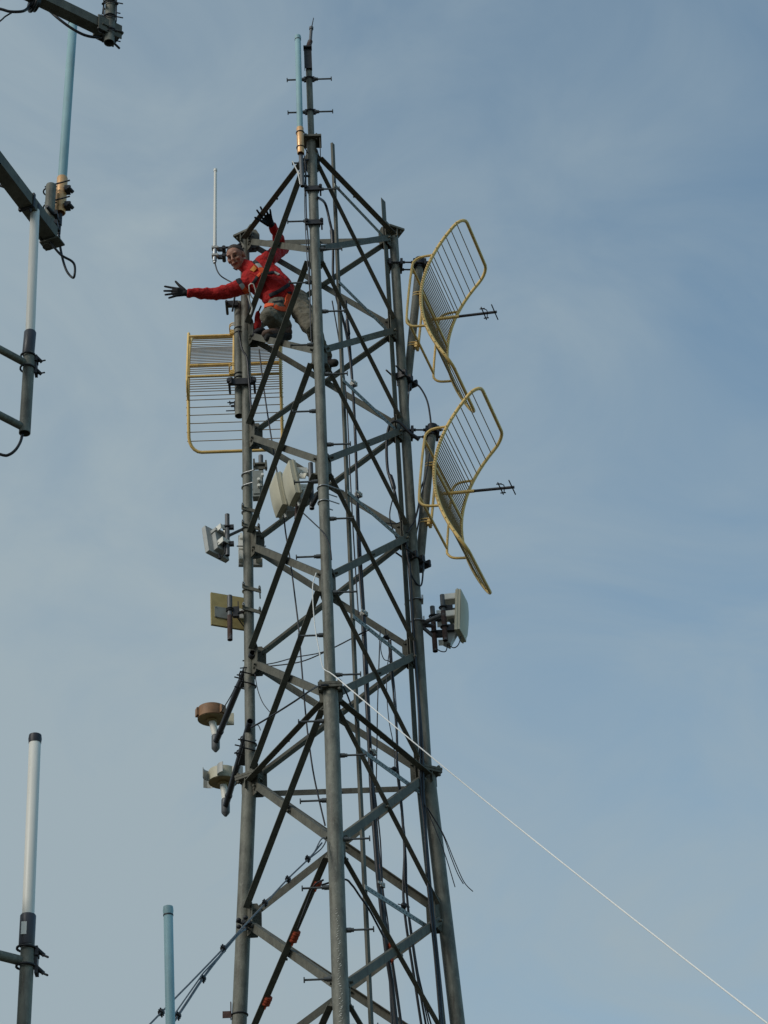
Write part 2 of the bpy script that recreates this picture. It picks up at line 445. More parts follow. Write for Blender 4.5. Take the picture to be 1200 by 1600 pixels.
# ------------------------------------------------------------------ lightning rod on the mast tip
MX = XY['B']
def MP(py, dx=0.0, dy=0.0):
    zz = ZF['B']; ZF['B'] = -99; z = zat('B', py); ZF['B'] = zz
    return leg_at('B', z)+Vector((dx, dy, 0))
lr = thing('lightning_rod', 'short dark lightning rod in a channel bracket on the very tip of the tower', 'lightning rod', MP(112, 0, -.035))
b = MB(); p, q = MP(112, -.005, -.052), MP(81, -.005, -.052)
b.prism([(-.038, 0), (.038, 0), (.038, .04), (.032, .04), (.032, .006), (-.032, .006), (-.032, .04), (-.038, .04)], p, q, Vector((1, 0, 0)), Vector((0, 1, 0)))
b.box(q, (.042, 0, 0), (0, .03, 0), (0, 0, .008)); b.build('bracket', 'dark_steel', lr)
q = MP(81, -.002, -.05)
b = MB()
t0, t1, t2, t3 = q, P(485, 64, q.y), P(486.3, 46, q.y), P(490, 28, q.y)
b.tube([t0+(t1-t0)*i/10 for i in range(11)], [.023+.003*(i % 2) for i in range(11)], 12); b.build('insulator', 'rusty', lr)
b = MB(); b.cyl(t1, t2, .0155, 12); b.cyl(t2, t2+(t2-t1).normalized()*.03, .022, 10); b.build('ferrule', 'painted_pipe', lr)
b = MB(); b.cyl(t2, t3, .006, 8, .004); b.build('spike', 'dark_steel', lr)

# ------------------------------------------------------------------ omni antennas
def ubolt(b, c, ax, r, ext, dirv, wr=.005):
    """U-bolt round a pipe with axis ax, legs along dirv"""
    ax = ax.normalized(); dirv = (dirv-ax*dirv.dot(ax)).normalized(); t = ax.cross(dirv)
    pts = [c+t*r+dirv*ext]+[c+t*r*math.cos(a)-dirv*r*math.sin(a) for a in [i*math.pi/8 for i in range(9)]]+[c-t*r+dirv*ext]
    b.tube(pts, wr, 6)
def omni(label, group, p_top, p_mid, p_bot, r_rod, r_base, kind, cap=True, name='omni_antenna'):
    o = thing(name, label, 'antenna', p_bot, group)
    rodm, basem = {'blue': ('blue_fibreglass', 'copper'), 'white': ('white_fibreglass', 'collar_dark')}[kind]
    d = (p_top-p_bot).normalized()
    b = MB(); b.tube([p_mid, p_top-d*.01, p_top], [r_rod, r_rod, r_rod*.75], 20); b.build('radome', rodm, o)
    if cap:
        b = MB(); b.tube([p_top-d*.045, p_top-d*.02, p_top+d*.004], [r_rod*1.05, r_rod*1.14, r_rod*1.05], 20)
        b.build('cap', 'blue_fibreglass' if kind == 'blue' else 'black_plastic', o)
        if kind == 'blue':
            b = MB(); b.tube([p_top-d*.052, p_top-d*.045], [r_rod*1.1, r_rod*1.1], 20); b.build('cap_ring', 'black_plastic', o)
    b = MB(); b.tube([p_bot, p_bot+d*.006, p_mid-d*.006, p_mid], [r_base*.93, r_base, r_base, r_base*.93], 20, hollow=True); b.build('base_sleeve', basem, o)
    return o, d
Ybl = YB-.10
tp = omni('pale blue omni antenna with copper base beside the pole at the tower top', 'pale blue omni antennas', P(465.3, 57, Ybl), P(468.7, 200, Ybl), P(470, 240, Ybl), .029, .0345, 'blue')[0]
b = MB(); c1, c2 = P(469, 208, Ybl), P(469.7, 231, Ybl)
for c in (c1, c2): b.cut(); ubolt(b, c, Vector((0, 0, 1)), .038, .16, Vector((.35, 1, 0)), .005)
b.build('clamp', 'dark_steel', tp)
b = MB(); b.cyl(P(470, 241, Ybl+.02), P(472.6, 291, Ybl+.02), .021, 16, hollow=True); b.build('support_pipe', 'painted_pipe', tp)
b = MB(); pa, pb = P(470.5, 250, Ybl+.02), MP(250); b.tube([pa, pb], .012, 8); b.cut(); b.tube([P(471.5, 275, Ybl+.02), MP(275)], .012, 8); b.build('standoff', 'dark_steel', tp)

# white whip beside the climber's head
YW = .30
wh = thing('whip_antenna', 'slim white whip antenna standing just left of the climber\'s head', 'antenna', P(336, 410, YW))
b = MB(); b.tube([P(335.8, 386, YW), P(336.6, 266, YW)], [.018, .015], 14); b.cyl(P(336.6, 268, YW), P(336.6, 264.5, YW), .019, 12); b.build('radome', 'white_fibreglass', wh)
b = MB(); b.cyl(P(335.4, 408, YW), P(335.8, 385, YW), .021, 14); b.cyl(P(335.4, 411, YW), P(335.4, 407, YW), .015, 10)
b.build('base_sleeve', 'zinc', wh)
b = MB()
for y in (388, 400):
    c = P(335.6, y, YW); zc_ = MB(); zc_.box(c, (.03, 0, 0), (0, .028, 0), (0, 0, .012)); zc_.cyl(c+Vector((.03, -.02, 0)), c+Vector((.03, .03, 0)), .012, 6); zc_.build('clamp', 'clamp_bright', wh); b.box(c+Vector((.06, .02, 0)), (.03, 0, 0), (0, .01, 0), (0, 0, .022))
    b.tube([c, P(352, y-1, YW+.05), P(378, y-3, YW+.10)], .012, 8); b.cyl(c+Vector((.09, -.02, 0)), c+Vector((.09, .08, 0)), .02, 8)
b.build('clamp', 'dark_steel', wh)
b = MB()
p, q = P(370, 386, .42), P(390, 374, .50); b.cyl(p, q, .022, 10); b.cyl(P(372, 392, .40), P(398, 388, .5), .01, 8); b.build('mount_arm', 'dark_steel', wh)

# ------------------------------------------------------------------ cables
def cable(label, pts, r, name='coaxial_cable', m_='rubber', group='cables strung on the tower', k=6, cat='cable', loc=None):
    b = MB(); b.tube(smooth(pts, k), r, 8)
    o = b.build(name, m_, loc=loc if loc is not None else smooth(pts, 2)[-1]); tag(o, label, cat, group); return o

# ------------------------------------------------------------------ cable ladder beside the right-hand face
nBC = face_normal('B', 'C')
hBC = (XY['C']-XY['B']).normalized()
lad0 = XY['B'] - nBC*.03 + hBC*.2
def L(px, py, off=0.0):
    """point on the plane of the cable ladder"""
    return on_plane(px, py, lad0+nBC*off, nBC)
lt = L(521, 224); rt = L(599, 312)
lad = thing('cable_ladder', 'upright cable ladder of two thin angle rails and perforated rungs inside the tower', 'cable ladder', (rt.x, rt.y, .3))
def vline(p, z): return Vector((p.x, p.y, z))
LZ = [375, 524, 675, 847, 1037, 1239, 1456]
prof = [(-.020, 0), (.020, 0), (.020, .005), (-.015, .005), (-.015, .022), (-.020, .022)]
profr = [(-.040, 0), (.040, 0), (.040, .005), (-.035, .005), (-.035, .04), (-.040, .04)]
# left rail follows the face down, splaying with the lower tower
def rail(tops, top, mir):
    b = MB(); pts = tops
    for p, q in zip(pts, pts[1:]):
        pf = [(x*mir, y) for x, y in (prof if mir > 0 else profr)]
        b.prism(pf, p, q, hBC, -nBC)
    b.build('rail', 'galvanised_angle', lad)
zfl = flz['B']
def rail_pts(px0, pts_px):
    return [L(x, y) for x, y in pts_px]
rl = [L(521, 224), L(533, 439), L(544, 770), L(552.5, 957), L(566, 1163)]
# keep rails straight: fit through first and splice points
def straight(pxs):
    P0, P1 = L(*pxs[0]), L(*pxs[1]); return [P0, P1]
a0 = L(521, 224); a1z = L(566, 1163).z
ra = [a0, Vector((a0.x, a0.y, a1z))]
c0 = L(599, 312); rc = [c0, Vector((c0.x, c0.y, L(657, 1200).z))]
dxa = (XY['B']*.35+XY['C']*.65)
ra.append(ra[1]+Vector((.0, -.0, -ra[1].z+.3))+(XY['B']*.068*8.5)*.8+(XY['C'])*.068*8.5*.1)
rc.append(rc[1]+Vector((0, 0, -rc[1].z+.3))+(XY['C']*.068*8.5)*.9)
rail(ra, None, 1); rail(rc, None, -1)
def rail_at(rp, z):
    for p, q in zip(rp, rp[1:]):
        if p.z >= z >= q.z: return p+(q-p)*((p.z-z)/(p.z-q.z))
    return rp[-1]
RUNGS = []
zr = []
for y in LZ: zr.append(PZ(100, 100, 10).z if False else None)
def z_on(rp, py):
    lo, hi = .3, rp[0].z
    for _ in range(40):
        mid = (lo+hi)/2
        if proj(rail_at(rp, mid))[1] > py: lo = mid
        else: hi = mid
    return lo
zs = [z_on(rc, y) for y in LZ]
while zs[-1] > 2: zs.append(zs[-1]-1.25)
for z in zs:
    p = rail_at(ra, z)-hBC*.03; q = rail_at(rc, z)+hBC*.02; b = MB()
    z1 = Vector((0, 0, 1)); d = (q-p); Ln = d.length; d.normalize(); n_ = int(Ln/.05)
    nn = nBC; o3 = nn*.008
    # solid strip; small black blocks paint the darkness of the slot openings
    hh = .021
    b.box((p+q)/2+o3, d*Ln/2, nn*.003, z1*hh); b.cur = 1
    for i in range(1, n_): b.box(p+d*(i*Ln/n_)+o3, d*.009, nn*.0034, z1*.006)
    b.build('rung', ['pale_plate', 'rubber'], lad); RUNGS.append((p, q))

# ------------------------------------------------------------------ cables in the tower
lc = lambda pts, off=-.05: [L(x, y, off) for x, y in pts]
cable('thick black cable curving from the tower tip down beside the ladder rail', [P(497, 309, YB-.05)]+lc([(508, 318), (515, 345), (519, 365), (520.5, 395), (520.5, 430), (526, 465), (541, 520), (550, 590), (556, 700), (559.5, 850), (567, 960)]), .013)
cable('thick black cable running down the middle of the tower inside the ladder', lc([(567, 960), (571, 1050), (577, 1160), (581, 1240), (589, 1350), (594, 1400), (603, 1480), (612, 1540), (621, 1620)], -.05), .019)
cable('second black cable hugging the middle bundle near the ladder clamp', lc([(540, 470), (548, 560), (553, 640), (558, 760), (562, 850), (569, 960), (575, 1080), (583, 1260), (592, 1385), (604, 1450), (617, 1530), (628, 1610)], -.07), .012)
b = MB(); b.tube(smooth(lc([(518.3, 358), (519.5, 370), (520.3, 385)], -.052), 4), [.012]+[.021]*7+[.012], 10); tag(b.build('cable_splice', 'rubber'), 'fat taped splice on the black cable near the tower top', 'cable splice', None)
b = MB(); b.tube(smooth(lc([(542, 500), (543.5, 512), (545, 524)], -.052), 4), [.012]+[.018]*7+[.012], 10); tag(b.build('cable_splice', 'rubber'), 'taped splice on the black cable level with the climber\'s boots', 'cable splice', None)
for pts_, r_, lab_ in (([(571, 1000), (575, 1100), (582, 1200), (592, 1330), (601, 1420), (607, 1500), (613, 1610)], .008, 'thin dark cable weaving left of the middle bundle low in the tower'),
                       ([(586, 1240), (594, 1310), (598, 1385), (606, 1440), (612, 1500), (620, 1560), (630, 1615)], .006, 'thin wire slack in front of the middle bundle near the bottom'),
                       ([(628, 1270), (632, 1330), (630, 1390), (634, 1440), (646, 1520), (660, 1612)], .011, 'dark cable bunched with the pair right of the middle bundle'),
                       ([(519, 470), (531, 540), (541, 620), (547, 740), (553, 850), (560, 960)], .006, 'thin cable just left of the middle cable in the upper tower'),
                       ([(610, 1005), (604, 1060), (607, 1120), (615, 1165), (617, 1200)], .004, 'thin wire bowing left under the tangle of ties')):
    cable(lab_, lc(pts_, -.12), r_)
# silver cable clamps on the rungs
for i, (x, y, lab) in enumerate(((551, 601, 'upper silver clamp holding the black cable to a ladder rung'), (558.5, 774, 'silver cable clamp to the right of the white panels'), (567, 960, 'silver cable clamp level with the two right-hand poles'), (581, 1177, 'silver cable clamp below the front leg flange'), (593, 1384, 'lowest silver cable clamp holding the bundle to a rung'))):
    b = MB(); c = L(x, y, -.055)
    for s_ in (-1, 1): b.box(c+hBC*.021*s_+nBC*.012, hBC*.004, nBC*.026, Vector((0, 0, .02)))
    b.box(c+nBC*.034, hBC*.024, nBC*.003, Vector((0, 0, .02))); b.box(c-nBC*.012, hBC*.024, nBC*.003, Vector((0, 0, .018)))
    b.cyl(c+nBC*.03, c+nBC*.05, .006, 8); b.box(c-hBC*.045+nBC*.03, hBC*.024, nBC*.004, Vector((0, 0, .010)))
    tag(b.build('cable_clamp', 'clamp_bright'), lab, 'clamp', 'silver cable clamps on the ladder')
YC = XY['C'].y
cable('thick black cable looping out from the second dish round the right leg and down', [P(648, 684, YC-.12), P(640, 676, YC-.14), P(625, 661, YC-.16), P(614, 659, YC-.16), P(607, 670, YC-.14), P(604, 700, YC-.12), P(606, 735, YC-.1), P(612, 752, YC-.1), P(618, 775, YC-.1), P(627, 815, YC-.09), P(636, 860, YC-.09), P(641, 910, YC-.09), P(646, 990, YC-.1), P(652, 1070, YC-.1), P(659, 1160, YC-.12), P(661, 1240, YC-.14)], .014)
b = MB(); b.tube(smooth([P(609, 742, YC-.1), P(612.5, 752, YC-.1), P(616, 765, YC-.1)], 4), [.015]+[.022]*7+[.015], 10); tag(b.build('cable_splice', 'rubber'), 'taped bulge on the cable looping from the second dish', 'cable splice')
b = MB(); b.tube([P(642, 678, YC-.135), P(655, 687, YC-.11)], [.018, .02], 10); tag(b.build('cable_connector', 'rubber'), 'black connector where the cable meets the second grid dish', 'connector')
cable('straight black cable strapped down the inside of the right leg', [P(661, 1240, YC-.14), P(664.5, 1300, YC-.15), P(673, 1400, YC-.17), P(683, 1500, YC-.19), P(691, 1610, YC-.21)], .016)
cable('thinner black cable tied beside the one on the right leg', [P(640, 880, YC-.11), P(644, 960, YC-.11), P(650, 1050, YC-.12), P(655, 1130, YC-.13), P(657, 1230, YC-.16), P(664, 1300, YC-.18), P(670, 1400, YC-.2), P(680, 1500, YC-.22), P(689, 1610, YC-.24)], .010)
cable('thin black cable arching off the lower end of the upper dish pipe', [P(648, 598, YC), P(656, 605, YC), P(664, 618, YC), P(669, 632, YC), P(672, 650, YC), P(674, 668, YC)], .009)
cable('thin black cable dropping straight beside the right leg under the upper pipe', [P(640, 600, YC-.02), P(638.5, 620, YC-.02), P(638, 640, YC-.02), P(639, 660, YC-.02)], .006)
cable('black cable curling down from the second dish behind its pipe', [P(664, 690, YC+.05), P(666, 712, YC+.05), P(664, 745, YC+.05), P(657, 765, YC), P(654, 790, YC), P(647, 815, YC-.06), P(636, 832, YC-.1)], .009)
cable('black cable hugging the second dish pipe', [P(672, 700, YC-.07), P(668, 730, YC-.06), P(662, 760, YC-.05), P(657, 780, YC-.04), P(655, 810, YC), P(648, 845, YC)], .007)
cable('u-shaped black cable hanging under the second dish pipe', [P(661, 872, YC), P(661, 893, YC), P(659, 912, YC), P(655, 915, YC-.03), P(648, 908, YC-.07), P(641, 893, YC-.1), P(637, 870, YC-.1)], .008)
cable('thin slack cable bowing off the middle of the tower', lc([(617, 770), (611, 790), (609, 808), (614, 828), (622, 848)], -.03), .006)
cable('short thin cable crossing to the right leg below the second dish arm', [P(602, 817, YC-.1), P(620, 818, YC-.1), P(634, 810, YC-.06)], .006)
cable('thin cable hanging on the left inside the tower from the white panels', [P(443, 797, -.2), P(446, 830, .0), P(454, 880, .0), P(463, 950, .0), P(467, 985, .0), P(472, 1050, .0), P(478, 1120, .0), P(484, 1170, 0), P(492, 1220, 0), P(508, 1290, 0)], .007)
cable('thin cable arcing from the white panels to the front leg', [P(474, 802, -.6), P(490, 817, -.75), P(505, 832, YB-.06), P(515, 852, YB-.08), P(518, 875, YB-.06)], .006)
cable('thin cable behind the left brace dropping to the grid dish', [P(405, 547, .3), P(410, 590, .3), P(417, 640, .3), P(425, 690, .3), P(434, 745, .3)], .007)
cable('slack thin wire between the left leg and the front leg, upper one', [P(400, 1040, .4), P(428, 1036, .2), P(462, 1027, -.1), P(500, 1020, -.3), P(530, 1008, -.3), P(572, 985, -.3)], .005)
cable('slack thin wire between the left leg and the front leg, lower one', [P(375, 1044, .4), P(398, 1042, .42), P(430, 1040, .3), P(470, 1034, .1), P(505, 1020, -.1), P(545, 1000, -.2), P(577, 984, -.3)], .0055)
cable('black cable slung from the front flange to the second side arm', [P(529, 1072, -.8), P(502, 1071, YB-.14), P(485, 1079, -.7), P(460, 1096, -.45), P(430, 1115, -.2), P(405, 1130, 0), P(393, 1136, .1)], .008)
cable('black cable drooping right of the front flange to the ladder', [P(529, 1072, -.8), P(537, 1074, -.75), P(545, 1092, -.7), P(552, 1112, -.65), P(559, 1130, -.6)], .007)
cable('thin cable looping off the left leg toward a brace', [P(398, 1050, .4), P(402, 1075, .35), P(410, 1097, .3), P(421, 1112, .2)], .004)
for i, (pts, r_) in enumerate((([(594, 985), (592, 1040), (590, 1100), (589, 1160), (588, 1220)], .005), ([(610, 1000), (613, 1050), (616, 1100), (620, 1150), (620, 1200), (628, 1270), (634, 1340), (636, 1400), (648, 1500), (667, 1610)], .009), ([(607, 1000), (612, 1060), (619, 1120), (621, 1190), (630, 1280), (637, 1420), (653, 1520), (676, 1610)], .007), ([(596, 1000), (595, 1015), (600, 1030), (612, 1040), (619, 1100), (622, 1170)], .004), ([(620, 1205), (626, 1260), (633, 1310), (632, 1370), (641, 1440), (655, 1530), (672, 1612)], .006))):
    cable(['thin wire falling from the rung beside the right poles', 'dark cable down the tower right of the middle bundle', 'dark cable running beside its twin right of the middle bundle', 'thin wire with a small loop under the perforated rung', 'thin dark cable bowing below the second rung clamp'][i], lc(pts, -.1), r_)
b = MB(); c = L(604, 996, -.07); b.ell(c, hBC*.04, nBC*.025, Vector((0, 0, .018))); 
for s_ in range(6): b.cyl(c, c+Vector((random.uniform(-.1, .1), random.uniform(-.1, 0), random.uniform(-.08, .08))), .004, 6)
tag(b.build('cable_tie', 'rubber'), 'black tangle of cable ties where thin wires leave the rung', 'cable tie')
b = MB(); c = L(631, 1415, -.07); b.ell(c, hBC*.028, nBC*.025, Vector((0, 0, .028)))
for s_ in (-1, 1): b.cyl(c, c+hBC*.09*s_+Vector((0, 0, .02*s_)), .005, 6)
tag(b.build('cable_tie', 'rubber'), 'black tie bunching cables at the lower perforated rung', 'cable tie')
b = MB(); c = L(616, 1202, -.07); b.ell(c, hBC*.032, nBC*.025, Vector((0, 0, .022)))
for s_ in (-1, 1): b.cyl(c, c+hBC*.08*s_-Vector((0, 0, .02)), .005, 6)
tag(b.build('cable_tie', 'rubber'), 'black tie bunching cables just above the right leg flange', 'cable tie')
for i, pts in enumerate(([(667, 1262), (690, 1300), (705, 1340), (715, 1365), (724, 1381)], [(668, 1262), (692, 1302), (710, 1345), (725, 1378), (739, 1393)], [(663, 1256), (680, 1295), (697, 1340), (711, 1386)])):
    cable(['middle one of three loose wire ends splaying off the right leg', 'longest of three loose wire ends splaying off the right leg', 'shortest, leftmost of three loose wire ends splaying off the right leg'][i], [P(x, y, YC-.12-.02*i) for x, y in pts], .004, 'loose_wire', cat='wire', group='loose wire ends at the right leg')
cable('black cable crossing the front leg low down to the middle bundle', [P(502, 1383, -.9), P(537, 1374, -.85), P(550, 1383, -.8), P(562, 1400, -.75), P(576, 1420, -.7), P(588, 1442, -.6), P(600, 1465, -.55)], .008)
cable('thin black cable taped along a lower brace', [P(505, 1375, -.9), P(492, 1383, -.82), P(482, 1405, -.75), P(472, 1432, -.7), P(466, 1450, -.65)], .008)
cable('thin cable rising up the left side of the front leg past the climber', [P(478, 256, YB-.05), P(478.5, 330, YB-.05), P(483, 400, YB-.03), P(485, 500, YB-.02), P(487.5, 540, YB)], .006)
cable('second thin cable beside the front leg next to the climber\'s thigh', [P(474, 235, YB-.08), P(477, 262, YB-.08), P(476, 320, YB-.06), P(479, 390, YB-.05), P(484, 460, YB-.04), P(486, 530, YB-.02)], .0045)
cable('black cable hanging under the white whip antenna to the climber\'s shoulder', [P(336, 411, .3), P(339, 422, .3), P(345, 431, .3), P(356, 438, .30), P(372, 446, .24)], .007)
cable('short black cable below the climber\'s outstretched arm', [P(367, 462, .35), P(365, 475, .38), P(363, 487, .42)], .010)
cable('grey cable snaking down the left leg beside the grid dish', [P(373, 517, .34), P(378, 545, .33), P(386, 560, .33), P(388.5, 590, .33), P(391, 620, .34), P(393, 650, .36)], .010)

# ------------------------------------------------------------------ grid dish antennas
def grid_dish(label, V, az, tilt, mx_=False):
    """V: vertex; boresight azimuth az (from +X towards -Y) tilted down by tilt"""
    o = thing('grid_dish', label, 'antenna', V, 'yellow grid dish antennas')
    b_ = Vector((math.cos(az)*math.cos(tilt), -math.sin(az)*math.cos(tilt), -math.sin(tilt)))
    w_ = Vector((math.sin(az), math.cos(az), 0))
    u_ = w_.cross(b_); u_ = u_ if u_.z > 0 else -u_
    W2, L2, FL = .455, .885, .54
    def S_(t, s): return V+u_*t+b_*(t*t/(4*FL))+w_*s
    rad = .12; path = []
    for cx, cy, a0 in ((L2-rad, W2-rad, 0), (-(L2-rad), W2-rad, 90), (-(L2-rad), -(W2-rad), 180), (L2-rad, -(W2-rad), 270)):
        for i in range(6):
            a = R(a0+i*18); path.append((cx+rad*math.cos(a), cy+rad*math.sin(a)))
    # densify the long sides
    dens = []
    for i, (t, s) in enumerate(path):
        t2, s2 = path[(i+1) % len(path)]; k = max(1, int(math.hypot(t2-t, s2-s)/.07))
        for j in range(k): dens.append((t+(t2-t)*j/k, s+(s2-s)*j/k))
    f = MB(); f.tube([S_(t, s) for t, s in dens], .0165, 10, closed=True); f.build('rim', 'gold', o)
    ts = [i*.028 for i in range(-12, 13)]
    t = 12*.028
    while t < L2-.05:
        t += .045 if t < .4 else .074
        if t < L2-.045: ts += [t, -t]
    g_ = MB()
    for t in ts:
        if abs(t) > L2-rad: e = W2-rad+math.sqrt(max(0, rad*rad-(abs(t)-L2+rad)**2))
        else: e = W2
        e += .022; g_.cyl(S_(t, -e), S_(t, e), .0047, 6)
    g_.build('grid_wires', 'wire_dark' if not mx_ else 'wire_dark', o)
    c = MB(); c.cyl(S_(.0, -W2), S_(0, W2), .0135, 10); c.build('centre_tube', 'gold', o)
    # back frame: two loops and two cross tubes
    k = MB()
    for s in (-W2, W2):
        T, D = .43, -.12
        base = [S_(T, s), V+u_*(T-.01)+b_*(D*.35)+w_*s, V+u_*(T-.05)+b_*(D*.85)+w_*s, V+u_*(T-.12)+b_*D+w_*s, V+u_*0+b_*D*1.05+w_*s, V-u_*(T-.12)+b_*D+w_*s, V-u_*(T-.05)+b_*(D*.85)+w_*s, V-u_*(T-.01)+b_*(D*.35)+w_*s, S_(-T, s)]
        k.tube(smooth(base, 4), .0125, 10)
    for t in (.31, -.31): k.cyl(V+u_*t+b_*-.12-w_*W2, V+u_*t+b_*-.12+w_*W2, .0125, 10)
    k.cyl(V+u_*.31+b_*-.14, V-u_*.31+b_*-.14, .013, 10)
    k.build('back_frame', 'gold', o)
    h = MB()
    for t in (.31, -.31):
        h.cut(); h.box(V+u_*t+b_*-.155, u_*.03, w_*.04, b_*.012)
        ubolt(h, V+u_*t+b_*-.21, u_, .04, .07, b_, .006); ubolt(h, V+u_*(t+.03)+b_*-.21, u_, .04, .07, b_, .006)
    h.build('clamp', 'gold', o)
    a = MB(); a.cyl(V+b_*-.1, V+b_*.25, .016, 10); a.build('feed_base', 'gold', o)
    a = MB(); a.cyl(V+b_*.2, V+b_*.63, .0135, 10); fa = a.build('feed_arm', 'black_plastic', o)
    a = MB()
    for q, ln in ((.61, .12), (.50, .10)): a.cut(); a.cyl(V+b_*q-w_*ln, V+b_*q+w_*ln, .006, 8)
    for s in (-.075, .075): a.cyl(V+b_*.48+w_*s, V+b_*.53+w_*s, .006, 8)
    a.tube(smooth([V+b_*.515-w_*.07, V+b_*.53+u_*.03, V+b_*.515+w_*.07], 4), .005, 6)
    a.build('dipole', 'black_plastic', fa)
    return o, b_, w_, u_
AZ, TL = R(17.5), R(8)
V1 = P(679, 499, YC-.02)
gd1, b1, w1, u1 = grid_dish('upper of the two yellow grid dishes on the right leg', V1, AZ, TL)
def mount(V, b_, u_, top, bot, arms, label):
    o = thing('mount_pipe', label, 'pipe mount', V+b_*-.21-u_*.7, 'pipe mounts carrying the dishes')
    c = V+b_*-.215
    p = MB(); p.cyl(c-u_*bot, c+u_*top, .041, 18, hollow=True); p.build('pipe', 'galvanised', o)
    return o, c
m1, c1 = mount(V1, b1, u1, .77, .80, None, 'tilted grey pipe beside the right leg behind the upper dish')
def standoff(parent, cpt, k, dzs, ext=(.05, .1), hook=True):
    """threaded rods from the pipe at cpt to tower leg k"""
    lg = leg_at(k, cpt.z); d = (cpt-lg); d.z = 0; d.normalize(); t = Vector((-d.y, d.x, 0))
    b = MB()
    for s in (-1, 1):
        for dzz in dzs:
            b.cyl(lg-d*ext[0]+t*.055*s+Vector((0, 0, dzz)), cpt+d*ext[1]+t*.055*s+Vector((0, 0, dzz)), .0085, 8)
    for q, r_ in ((lg, RU), (cpt, .041)):
        for s in (-1, 1):
            b.box(q+d*(r_+.012)*s, d*.012, t*.08, Vector((0, 0, .035)))
            for s2 in (-1, 1): b.cyl(q+d*(r_+.024)*s+t*.055*s2, q+d*(r_+.045)*s+t*.055*s2, .016, 6)
    b.build('standoff', 'dark_steel', parent)
def add_standoffs(mo, c, u_, tt, bb):
    standoff(mo, c+u_*tt, 'C', (0,)); standoff(mo, c-u_*bb, 'C', (0,), (.2, .05))
    b = MB(); b.cyl(c+u_*(tt-.03), c+u_*(tt+.09), .05, 12); b.cyl(c-u_*(bb+.07), c-u_*(bb-.04), .05, 12); b.build('end_clamp', 'dark_steel', mo)
add_standoffs(m1, c1, u1, .70, .74)
# second dish: the same thing copied straight down
V2 = P(700.5, 771, YC-.02); dv = V2-V1
def copy_tree(o, parent=None):
    c = o.copy(); COL.objects.link(c); c.parent = parent
    for ch in [x for x in bpy.data.objects if x.parent == o]: copy_tree(ch, c)
    return c
g2 = copy_tree(gd1); g2.location = V2; g2['label'] = 'lower of the two yellow grid dishes on the right leg'
m2o, c2 = mount(V2, b1, u1, .77, .80, None, 'tilted grey pipe beside the right leg behind the lower dish')
add_standoffs(m2o, c2, u1, .70, .74)
# left dish faces away from the camera
YA = XY['A'].y
V3 = P(366.5, 569, YA+.42)
grid_dish('single yellow grid dish facing away behind the left leg', V3, R(-90), R(11.5))
m3 = thing('mount_pipe', 'grey pipe clamped along the left leg just below the climber', 'pipe mount', P(375, 640, YA-.02), 'pipe mounts carrying the dishes')
c3t, c3b = P(372.5, 474, YA+.02), P(377.5, 650, YA+.02); b = MB(); b.cyl(Vector((c3t.x, c3t.y, c3b.z)), c3t, .043, 18, hollow=True); b.build('pipe', 'galvanised', m3)
b = MB(); cc = P(372, 480, YA+.02)
b.box(cc+Vector((-.05, -.05, 0)), (.05, 0, 0), (0, .02, 0), (0, 0, .03)); b.cyl(cc+Vector((-.11, -.1, 0)), cc+Vector((-.11, .1, 0)), .014, 8)
for y in (515, 522, 586, 592):
    b.cut(); q = P(374, y, YA+.02); ubolt(b, q, Vector((0, 0, 1)), .05, .09, Vector((.7, .7, 0)), .006)
q = P(378, 602, YA-.01); b.cut()
b.box(q+Vector((.0, -.055, 0)), (.13, 0, 0), (0, .014, 0), (0, 0, .035))
for s in (-1, 1): b.cyl(q+Vector((.12*s, -.09, 0)), q+Vector((.12*s, .12, 0)), .012, 8); b.cyl(q+Vector((.12*s, -.1, 0)), q+Vector((.12*s, -.06, 0)), .025, 6); b.cyl(q+Vector((.1*s, -.08, .03)), q+Vector((.1*s, -.08, -.04)), .02, 6)
b.cut(); q = P(374, 634, YA+.05); b.box(q, (.05, 0, 0), (0, .04, 0), (0, 0, .03)); b.cyl(q+Vector((-.08, 0, 0)), q+Vector((.05, 0, 0)), .012, 8)
b.build('clamp', 'dark_steel', m3)

# ------------------------------------------------------------------ panel antennas
def panel(o, C, nrm, tilt, wd, ht, dp, m_, bulge=.02, name='radome', seams=True):
    n = Vector((nrm[0], nrm[1], 0)).normalized(); w_ = Vector((-n.y, n.x, 0))
    b_ = (n*math.cos(tilt)-Vector((0, 0, 1))*math.sin(tilt)).normalized(); u_ = b_.cross(w_); u_ = u_ if u_.z > 0 else -u_
    b = MB(); k = 8; vs = []; fs = []
    for i in range(k+1):
        for j in range(k+1):
            s = (i/k*2-1); t = (j/k*2-1)
            z = bulge*(1-s*s*.9)*(1-t*t*.9) - (.012 if (abs(s) == 1 or abs(t) == 1) else 0)
            vs.append(C+w_*s*wd/2+u_*t*ht/2+b_*(dp/2+z))
    for i in range(k):
        for j in range(k): fs.append([i*(k+1)+j, (i+1)*(k+1)+j, (i+1)*(k+1)+j+1, i*(k+1)+j+1])
    b.add(vs, fs, True)
    b.box(C-b_*.006, w_*wd/2*.999, u_*ht/2*.999, b_*(dp/2-.006))
    if seams: b.box(C-b_*dp*.2, w_*(wd/2+.006), u_*(ht/2+.006), b_*.006)
    b.build(name, m_, o)
    return b_, w_, u_
def bracket(o, C, b_, w_, u_, dp, ln, z, sgn=1):
    """folded white bracket behind a panel at height z"""
    b = MB(); c = C-b_*(dp/2+ln/2)+u_*z
    for s in (-1, 1): b.box(c+w_*.045*s, b_*ln/2, w_*.003, u_*.028)
    b.box(c-b_*(ln/2-.004), b_*.004, w_*.05, u_*.022)
    b.cyl(c-w_*.055, c+w_*.055, .008, 8)
    b.build('bracket', 'plastic_white', o)
